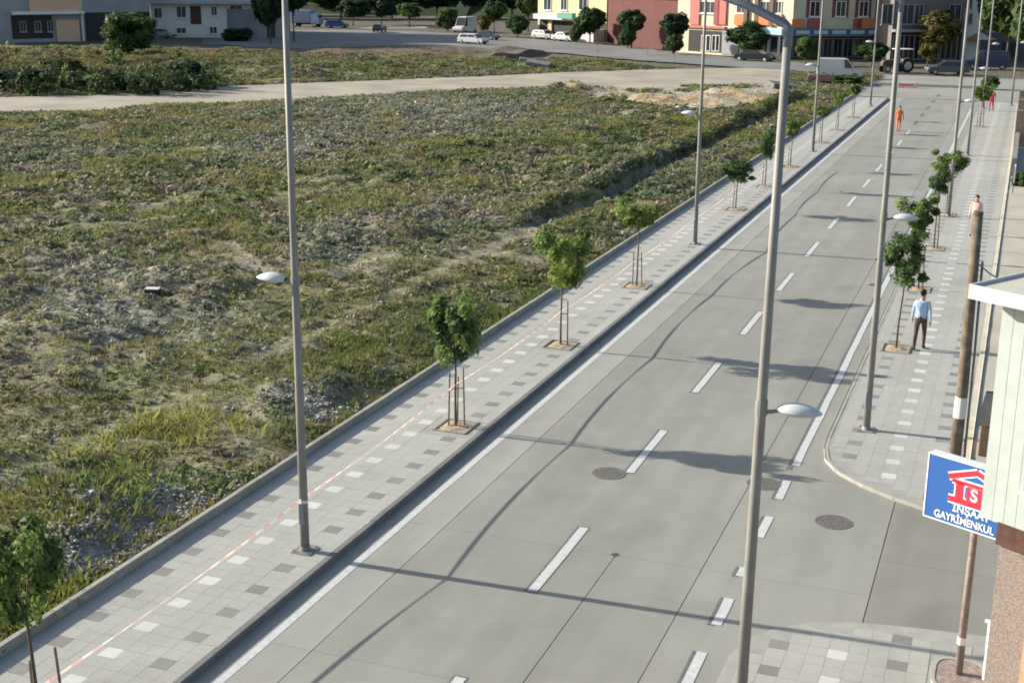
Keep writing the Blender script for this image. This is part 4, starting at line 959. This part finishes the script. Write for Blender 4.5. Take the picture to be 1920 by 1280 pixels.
# blue lorry left of the shaded street
t = empty('lorry', at(572,52), R(5)); tag(t, 'bluish grey box lorry parked beyond the white house', 'lorry', CARG)
bevelled(MB().box(-2.4,1.6,-1.1,1.1,.8,3.1).build('cargo_box', paint('lorry_blue', (.15,.17,.30), .6), t), .05)
m = MB(); m.prism_y([(1.65,.6),(1.65,2.5),(2.9,2.5),(3.3,1.5),(3.35,.6)], -1.05, 1.05); bevelled(m.build('cab', CLB, t), .06); MB().box(3.06,3.2,-.9,.9,1.6,2.2).build('windscreen', CARGLASS, t)
MB().box(-2.4,3.2,-.5,.5,.5,.78).build('chassis', RUBBER, t)
for x in (-1.6, 2.4):
    for y in (-.95,.95): wheel(t, x, y, .45, .28)
# tractor with a canopy
t = empty('tractor', at(1682,136,0), R(215)); tag(t, 'dark tractor with pale canopy roof at the far junction', 'tractor', CARG)
m = MB(); m.prism_y([(.2,.7),(.2,1.45),(1.8,1.35),(2.0,1.1),(2.0,.7)], -.32, .32); bevelled(m.build('bonnet', paint('tractor_body', (.06,.05,.042), .6), t), .05)
MB().box(-1.0,.2,-.4,.4,.65,1.0).build('seat_deck', RUBBER, t); MB().box(-.9,-.4,-.25,.25,1.0,1.5).build('seat', BROWN, t)
for x in (-1.1,.1):
    for y in (-.6,.6): MB().tube([(x,y,1.0),(x,y,2.48)], .035, 6).build('canopy_post', RUBBER, t)
bevelled(MB().box(-1.4,.4,-.85,.85,2.48,2.58).build('canopy', mat('canopy', (.6,.58,.5), rough=.6), t), .03)
for y in (-.72,.72): wheel(t, -.75, y, .75, .4); wheel(t, 1.55, y*.8, .42, .25)
for y in (-.72,.72): m = MB(); m.prism_y([(-1.5,1.0),(-1.3,1.5),(-.75,1.65),(-.2,1.5),(-.05,1.2),(-.3,1.42),(-.75,1.56),(-1.25,1.42)], y-.22, y+.22); m.build('mudguard', paint('tractor_body', (.06,.05,.042), .6), t)

# ================================================================== BUILDINGS BEHIND
class Fac:
    """a building front between two ground pixels; local x along it, local -y faces outwards"""
    def __init__(s, name, p0, p1, depth, h, wall, label, turn=None):
        s.a = P(*p0); b = P(*p1); d = b-s.a; s.rz = math.atan2(d.y, d.x); s.w = d.length
        if turn is not None: s.rz = turn; s.w = s.a.to_2d().length*0+abs(d.x)/max(.2, math.cos(turn))
        s.t = empty(name, (s.a.x, s.a.y, 0), s.rz); tag(s.t, label, 'building')
        s.u = Vector((math.cos(s.rz), math.sin(s.rz), 0)); s.n = Vector((math.sin(s.rz), -math.cos(s.rz), 0))
        s.body = MB().box(0, s.w, 0, depth, -.3, h).build('wall', wall, s.t); s.h = h; s.depth = depth
    def loc(s, px, py, off=0.0):
        d = ray(px, py); o = Vector((0,0,CAM_H)); q = s.a+s.n*off; k = (q-o).dot(s.n)/d.dot(s.n); h = o+d*k-s.a; return h.dot(s.u), h.z
    def box(s, name, px0, py0, px1, py1, d0, d1, material, parent=None):
        """panel between two pixels; d0..d1 is how far it stands out of the wall"""
        x0, z1 = s.loc(px0, (py0+0), max(d0,0)*0); x1, z0 = s.loc(px1, py1)
        return MB().box(min(x0,x1), max(x0,x1), -d1, -d0, min(z0,z1), max(z0,z1)).build(name, material, parent or s.t)
    def window(s, px0, py0, px1, py1, frame=WHITE, glass=GLASS, sill=True, bars=1):
        x0, z1 = s.loc(px0, py0); x1, z0 = s.loc(px1, py1); x0, x1 = sorted((x0,x1)); z0, z1 = sorted((z0,z1)); f = min(.10, (x1-x0)*.12)
        m = MB(); m.box(x0,x1,-.10,-.003,z1-f,z1); m.box(x0,x1,-.10,-.003,z0,z0+f); m.box(x0,x0+f,-.10,-.003,z0+f+.002,z1-f-.002); m.box(x1-f,x1,-.10,-.003,z0+f+.002,z1-f-.002)
        for k in range(1, bars+1): xm = x0+(x1-x0)*k/(bars+1); m.box(xm-.035,xm+.035,-.09,-.003,z0+f+.002,z1-f-.002)
        w = m.build('window', frame, s.t); MB().box(x0+f+.001,x1-f-.001,-.03,-.002,z0+f+.001,z1-f-.001).build('pane', glass, w)
        if sill: MB().box(x0-.12,x1+.12,-.22,-.004,z0-.12,z0-.005).build('sill', frame, w)
        return w
CREAM = mat('cream_render', (.58,.53,.38), rough=.9, var=.05, scale=.6); ORNG = mat('orange_render_panel', (.55,.20,.09), rough=.9, var=.08, scale=.7); PINKR = mat('rose_render', (.47,.17,.15), rough=.9, var=.08, scale=.7)
MAROON = mat('maroon_render', (.30,.085,.10), rough=.9, var=.1, scale=.7); OFFW = mat('offwhite_render', (.68,.68,.63), rough=.9, var=.07, scale=.5); GREYR = mat('grey_render', (.28,.29,.30), rough=.9, var=.1, scale=.4)
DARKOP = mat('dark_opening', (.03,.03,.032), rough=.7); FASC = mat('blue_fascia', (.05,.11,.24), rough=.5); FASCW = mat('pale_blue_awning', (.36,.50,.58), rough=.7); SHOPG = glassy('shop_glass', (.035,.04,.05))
BRICKR = mat('red_brick', (.115,.050,.045), rough=.95, var=.18, scale=2.2, bump=.4, bscale=9)
# --- cream, rose and orange apartment block with shops
D1 = Fac('apartment_block', (1268,97), (1482,112), 12, 14, CREAM, 'cream, rose and orange apartment block with lit shop door')
for (a,b,mt) in ((1298,1312,PINKR),(1343,1350,MAROON),(1350,1362,PINKR)): D1.box('panel', a,-30,b,47,.02,.22,mt)
D1.box('storey_band', 1285,47,1362,55,.05,.35,PINKR)
for (a,b) in ((1380,1403),(1424,1450),(1452,1468)):
    D1.box('balcony_panel', a,28,b,48,.02,.30,ORNG); D1.window(a+2,2,b-2,26,WHITE)
D1.window(1314,2,1342,26,WHITE,bars=2)
for a in (1402,1422,1450): D1.box('column', a-2,-20,a+1,50,.02,.36,mat('brown_pillar',(.14,.09,.07),rough=.8))
D1.box('shop_front', 1292,56,1355,100,.004,.03,DARKOP); D1.box('grey_side_wall', 1356,52,1385,104,.01,.12,GREYR)
for (a,b) in ((1316,1324),(1325,1332),(1336,1342),(1343,1349)): D1.window(a,66,b,97,WHITE,SHOPG,False,0)
D1.box('awning', 1436,52,1476,66,.05,1.1,FASCW); D1.box('shop_window', 1436,68,1480,100,.004,.05,SHOPG)
D1.box('shop_post', 1441,68,1444,104,.06,.2,WHITE); D1.box('shop_post', 1461,68,1463,104,.06,.2,WHITE)
# --- wing with the long blue fascia, its cream darkened to hold the shade
D2 = Fac('apartment_wing', (1484,112), (1668,112), 12, 14, mat('shaded_cream',(.50,.48,.36),rough=.9,var=.07,scale=.5), 'shade-darkened cream apartment wing over shops with a long blue fascia')
for (a,b) in ((1514,1542),(1563,1590),(1606,1632)):
    D2.box('recess', a,-20,b,34,.004,.03,mat('dark_maroon',(.16,.07,.07),rough=.9)); D2.window(a+5,2,b-5,32,OFFW)
for (a,b,mt) in ((1484,1506,ORNG),(1514,1537,MAROON),(1606,1658,ORNG),(1600,1614,MAROON)): D2.box('balcony_panel', a,36,b,53,.03,.32,mt)
D2.box('fascia', 1484,55,1662,66,.05,.6,FASC); D2.box('shop_front', 1484,68,1662,112,.004,.03,DARKOP)
for k in range(9): D2.window(1487+19*k,72,1502+19*k,108,mat('shop_frame',(.14,.15,.17),rough=.5),SHOPG,False,1)
for k in range(5): D2.box('shop_sign', 1490+34*k,57,1515+34*k,64,.61,.66,FASCW)
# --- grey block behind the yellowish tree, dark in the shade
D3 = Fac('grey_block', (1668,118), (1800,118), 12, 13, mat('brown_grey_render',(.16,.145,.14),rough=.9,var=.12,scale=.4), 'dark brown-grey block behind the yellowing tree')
for (a,b) in ((1655,1672),(1690,1712),(1716,1730),(1780,1800)): D3.window(a,8,b,46,GREYR)
D3.box('canopy', 1672,55,1800,60,.05,1.2,GREYR); D3.box('shop_front', 1672,62,1798,116,.004,.03,DARKOP)
for k in range(6): D3.window(1675+20*k,66,1692+20*k,112,GREYR,SHOPG,False,1)
# --- narrow white building beside it
D4 = Fac('white_house', (1808,112), (1832,112), 8, 15, OFFW, 'narrow white building glimpsed beside the dark brown-grey block')
D4.window(1813,-10,1822,15,GREYR); D4.window(1813,25,1822,44,GREYR)
D5 = Fac('far_house', (1832,108), (1960,108), 8, 12, mat('dark_stone',(.10,.10,.10),rough=.9,var=.2,scale=.4), 'dark house almost hidden by the tall trees at the road end')
D5.box('shadow_panel', 1880,80,1905,108,.004,.05,DARKOP); D5.window(1850,40,1865,60,GREYR); D5.window(1885,40,1900,60,GREYR)  # first box is a flat dark panel standing for shadow
# --- yellow building and its brick neighbour
Cb = Fac('yellow_building', (1008,72), (1136,80), 12, 15, mat('yellow_render',(.60,.52,.32),rough=.9,var=.05,scale=.5), 'yellow building with open ground floor and pale balcony')
Cb.box('dark_ground_floor', 1012,38,1135,82,.004,.05,DARKOP); Cb.box('pillar', 1030,38,1036,80,.06,.3,mat('yellow_render',(.60,.52,.32)))
Cb.box('balcony_slab', 1010,26,1075,38,.05,1.2,OFFW); Cb.box('awning', 1062,24,1090,36,1.21,2.0,mat('green_awning',(.12,.32,.26),rough=.7))
for (a,b) in ((1020,1034),(1052,1064),(1086,1102)): Cb.window(a,-12,b,20,OFFW)
Cb.box('white_wall', 1098,54,1134,82,.06,2.5,WHITE)
Br = Fac('brick_building', (1138,80), (1278,97), 12, 16, BRICKR, 'windowless dark red brick building between yellow and cream blocks')
Br.box('cornice', 1138,-6,1278,-1,.01,.25,BRICKR)
m = MB(); 
# --- left houses, made taller and the white one deeper to shade the street
Bw = Fac('white_house', (286,72), (484,72), 26, 16.0, OFFW, 'white two-storey house with overhanging slab, left of the shaded street')
Bw.box('slab', 280,0,500,8,.01,1.4,mat('slab_grey',(.42,.43,.44),rough=.9))
for r in ((288,15,305,35),(330,12,350,34),(395,12,408,30),(430,10,455,27),(330,52,350,64),(392,50,408,64),(432,47,452,60)): Bw.window(*r, OFFW)
Bw.box('door', 356,12,378,46,.004,.06,mat('dark_door',(.07,.045,.035),rough=.6))
Bg = Fac('grey_house', (-60,84), (284,76), 18, 20.0, GREYR, 'grey house with cream upper panels above a dark open garage')
Bg.box('upper_panel', 52,-12,152,22,.03,.4,mat('apricot_render',(.60,.40,.27),rough=.9,var=.06,scale=.5)); Bg.box('ledge', 20,22,154,26,.02,1.2,OFFW)
for a in (62,92,118,140): Bg.window(a,-12,a+14,14,OFFW)
Bg.box('garage', 20,30,100,72,.004,.05,DARKOP); Bg.box('garage', 158,24,284,78,.004,.05,DARKOP)
Bg.box('sunlit_wall', 104,38,150,78,.02,.3,mat('apricot_render',(.60,.40,.27))); Bg.box('pillar', 150,24,157,80,.05,.5,OFFW)  # apricot panel: sunlight on the pinkish wall put into its colour
for a in (36,64,88): Bg.window(a,40,a+14,60,GREYR)
Br2 = Fac('shed', (484,74), (545,70), 6, 4.5, mat('shed_grey',(.22,.23,.25),rough=.9,var=.15,scale=.5), 'low grey shed next to the white house')
Br2.box('door', 500,40,516,70,.004,.06,DARKOP)

# ================================================================== BACKGROUND TREES
big_meshes = [leaf_mesh('crown', 300+i, 5200, .17, ((1,1,1,0),(1,1,.95,0),(.95,1,1.1,0),(1,1,1,0))[i], [((.036,.078,.026),(.062,.115,.032)), ((.055,.095,.030),(.090,.135,.036)), ((.115,.110,.036),(.150,.135,.042)), ((.022,.045,.024),(.040,.068,.030))][i], clumps=44) for i in range(4)]
for i, me in enumerate(big_meshes):                     # unit crowns: leaf size is in crown radii
    pass
def tree(px, pbase, ptop, pw, label, variant, name='tree', group='trees around the far junction', foot=None, trunk=True, back=0.0):
    """crown from its pixel width and top row; stands on the ground at pixel row pbase"""
    p = P(px, pbase); d = math.hypot(p.x, p.y); q = d/(F_PX*1.0)
    rx = pw*q/2*1.02; zt = CAM_H+ (p.length*0) ; 
    k = ray(px, ptop); s = p.y/k.y; ztop = CAM_H+k.z*s
    zb = (P(px, pbase).z if foot is None else CAM_H+ray(px, foot).z*(p.y/ray(px, foot).y))
    t = empty(name, (p.x, p.y, 0)); tag(t, label, 'tree' if name == 'tree' else 'shrub', group)
    zc = (ztop+zb)/2; rz = max(.5, (ztop-zb)/2)
    rnd = random.Random(int(px))
    if trunk:
        m = MB(); r = .05+.03*rx; m.tube([(0,0,-.2),(rnd.uniform(-.1,.1),0,zb*.6+.3),(0,0,zc)], [r,r*.8,r*.5], 8)
        tr = m.build('trunk', BARK, t, smooth=True)
        m = MB()
        for a in range(6):
            an = a*1.05+rnd.random(); m.tube([(0,0,max(.4,zb*.8)),(rx*.35*math.cos(an),rx*.35*math.sin(an),zc),(rx*.7*math.cos(an),rx*.7*math.sin(an),zc+rz*.4)], [r*.5,r*.35,r*.1], 5)
        m.build('limbs', BARK, t, smooth=True)
    c = obj('crown', big_meshes[variant], t, (0,0,zc), rnd.uniform(0,6)); c.scale = (rx*1.02, rx*1.02, rz*1.02)
    return t
tree(242,108,22,108,'large bushy green tree standing in the weeds before the grey house',1,foot=100)
tree(35,172,128,110,'dense dark shrub at the edge of the dirt track',3,'shrub','shrubs beyond the dirt track',trunk=False)
tree(345,165,112,85,'dark rounded shrub right of the bushy green tree',3,'shrub','shrubs beyond the dirt track',trunk=False)
tree(205,170,135,110,'mid green shrub in the weed bank below the bushy tree',1,'shrub','shrubs beyond the dirt track',trunk=False)
tree(110,150,108,90,'brownish shrub in front of the grey house garage',2,'shrub','shrubs beyond the dirt track',trunk=False)
tree(445,78,52,60,'dark hedge shrub under the white house windows',3,'shrub','shrubs by the far houses',trunk=False)
tree(508,84,-50,66,'tall dark tree beside the white house',3,foot=46)
tree(552,80,-60,60,'second tall dark tree, between white house and lorry',3,foot=20)
tree(470,66,-40,50,'dark tree rising behind the white house corner',3,foot=20)
tree(662,50,-2,62,'dark round tree behind the dark blue car',3,foot=32)
tree(715,48,-20,80,'dark spreading tree beyond the sunlit lane',3,foot=30)
tree(768,52,5,50,'lighter green round tree left of the high-roof van',1,foot=34)
tree(840,60,14,42,'green bush directly left of the high-roof van',1,'shrub','shrubs by the far houses',foot=56)
tree(926,64,2,46,'dark round tree right of the high-roof van',0,foot=40)
tree(908,70,28,28,'yellow-green bush below the dark round tree',2,'shrub','shrubs by the far houses',foot=58)
tree(970,72,28,42,'round clipped tree left of the silver car',0,foot=62)
tree(990,62,-30,50,'tall slim tree beside the yellow building',1,foot=30)
tree(1106,82,14,58,'round clipped tree before the white wall',0,foot=62)
tree(1080,82,42,26,'small bush between parked cars and white wall',1,'shrub','shrubs by the far houses',foot=78)
tree(1184,92,18,52,'round clipped tree before the red brick building',0,foot=58)
tree(1176,92,52,34,'low green bush under the round tree by the brick wall',0,'shrub','shrubs by the far houses',foot=84)
tree(1262,103,22,52,'loose dark tree at the end of the brick building',3,foot=66)
tree(1265,104,62,36,'mid green bush below the loose dark tree',1,'shrub','shrubs by the far houses',foot=98)
tree(1404,108,40,78,'wide round tree behind the black saloon car',0,foot=92)
tree(1510,122,68,44,'green and yellow bush beside the shop-front wing',1,'shrub','shrubs by the far houses',foot=112)
tree(1634,124,76,58,'round tree behind the white panel van',0,foot=112)
tree(1758,120,18,80,'loose yellowing tree before the dark brown-grey block',2,foot=82)
tree(1738,128,80,36,'small olive tree below the yellowing one',2,foot=112)
tree(1885,128,-40,100,'tall dark green tree at the road end',1,foot=70)
tree(1850,118,-60,60,'tall olive tree left of the dark green one at the road end',2,foot=50)
tree(1925,140,-60,80,'tall bright green tree behind the far boundary wall',1,foot=90)
tree(1590,160,140,60,'low bushy hedge shrub at the end of the field-side pavement',1,'shrub','shrubs by the far houses',trunk=False)
tree(1855,168,142,34,'leafy low shrub beyond the red-clad worker',1,'shrub','shrubs by the far houses',trunk=False)
tree(1912,352,328,34,'leafy shrub in the planter by the notice board',1,'shrub','shrubs by the far houses',trunk=False)
k = 0
for i_, (px, pb) in enumerate(((520,30),(600,26),(690,24),(780,24),(860,26),(940,28),(1000,26))):
    tree(px,pb,-70,120,'dense dark tree in the far wood behind the street, '+['near the white house','behind the lorry','above the dark blue car','over the sunlit lane','behind the white delivery van','left of the yellow building','behind the yellow building'][i_],3,foot=4,group='dark trees in the far wood')
names = ['dark woodland tree behind the lorry','dark woodland tree behind the sunlit lane','dark woodland tree above the lighter round tree','dark woodland tree behind the high-roof van','dark woodland tree near the yellow building']
for px, lb in zip((560,640,735,820,905,960), names+['dark woodland tree just left of the yellow building']):
    tree(px,36,-60,110,lb,3,foot=14,group='dark trees in the far wood')
hill = MB(); n = 40
# wooded rise closing the view behind the houses
vs = []
for i in range(n+1):
    x = -420+i*14; vs += [(x,300,-.5),(x,330,14+5*math.sin(i*.7)+3*math.sin(i*1.9)),(x,420,24+6*math.sin(i*.5))]
hill.add(vs, [(3*i+j,3*i+3+j,3*i+4+j,3*i+1+j) for i in range(n) for j in range(2)])
tag(hill.build('hill', mat('wooded_slope',(.03,.045,.022),rough=1,var=.5,scale=.12,bump=1,bscale=.5)), kind='structure')

# ================================================================== SMALL THINGS AT THE JUNCTION
t = empty('traffic_island', (-10.5, 137.5, 0)); tag(t, 'long low traffic island with pale kerb across the junction', 'traffic island')
MB().box(-3.5,6.5,-.6,.6,-.02,.14).build('kerb', KERBP, t); MB().box(-3.4,6.4,-.5,.5,.13,.17).build('planting_bed', mat('bed_soil',(.09,.1,.05),rough=1,var=.3,scale=3), t)
for (px,py,lb) in ((1700,165,'pinkish concrete barrier block at the end of the roadway'),):
    p = P(px,py); t = empty('barrier_block', (p.x,p.y,0)); tag(t, lb, 'barrier'); bevelled(MB().box(-.9,.9,-.2,.2,0,.55).build('block', mat('pink_concrete',(.5,.40,.37),rough=.9,var=.1), t), .05); MB().box(-.7,.7,-.205,-.2005,.2,.35).build('stripe', RED, t)
for i, (px,py,lb) in enumerate(((1213,106,'nearest thin marker post on the verge of the far street'),(1120,100,'thin marker post on the far street verge below the clipped tree'),(1264,118,'thin marker post where far street meets the gravel'))):
    p = P(px,py); t = empty('marker_post', (p.x,p.y,0)); tag(t, lb, 'post', 'marker posts on the far verge'); MB().tube([(0,0,-.1),(0,0,1.1)], .05, 7).build('shaft', GALV, t); MB().tube([(0,0,1.1),(0,0,1.22)], .06, 7).build('cap', RED, t)
# white and orange parasol and stall at the far end
p = P(1832,112); t = empty('market_parasol', (p.x,p.y,0)); tag(t, 'orange and white parasol at the far end of the road', 'parasol')
MB().tube([(0,0,0),(0,0,3.4)], .04, 7).build('pole', GALV, t)
for k in range(8):
    a0, a1 = k*math.pi/4, (k+1)*math.pi/4; r = 2.1
    MB().add([(0,0,3.5),(r*math.cos(a0),r*math.sin(a0),2.6),(r*math.cos(a1),r*math.sin(a1),2.6),(0,0,3.46),(r*math.cos(a0),r*math.sin(a0),2.56),(r*math.cos(a1),r*math.sin(a1),2.56)], [(0,1,2),(3,5,4),(1,4,5,2)]).build('canopy_panel', mat('parasol_orange',(.62,.25,.10),rough=.8) if k % 2 else WHITE, t)
# rubble slabs lying by the far verge
for i, (px,py,s,lb) in enumerate(((1010,131,1.0,'tilted broken concrete slab on the weedy verge beyond the track'),(990,128,.7,'smaller broken concrete piece beside the tilted slab'),(1468,168,1.1,'grey concrete block by the ditch end'))):
    p = P(px,py); t = empty('concrete_slab', (p.x,p.y,.15+float(height(A([p.x]),A([p.y]))[0])), .4*i); tag(t, lb, 'slab', 'broken concrete lying about'); o = MB().box(-1.4*s,1.4*s,-.6*s,.6*s,-.1,.3*s).build('piece', KERB, t); o.rotation_euler = (.2,.12,0); bevelled(o,.05)
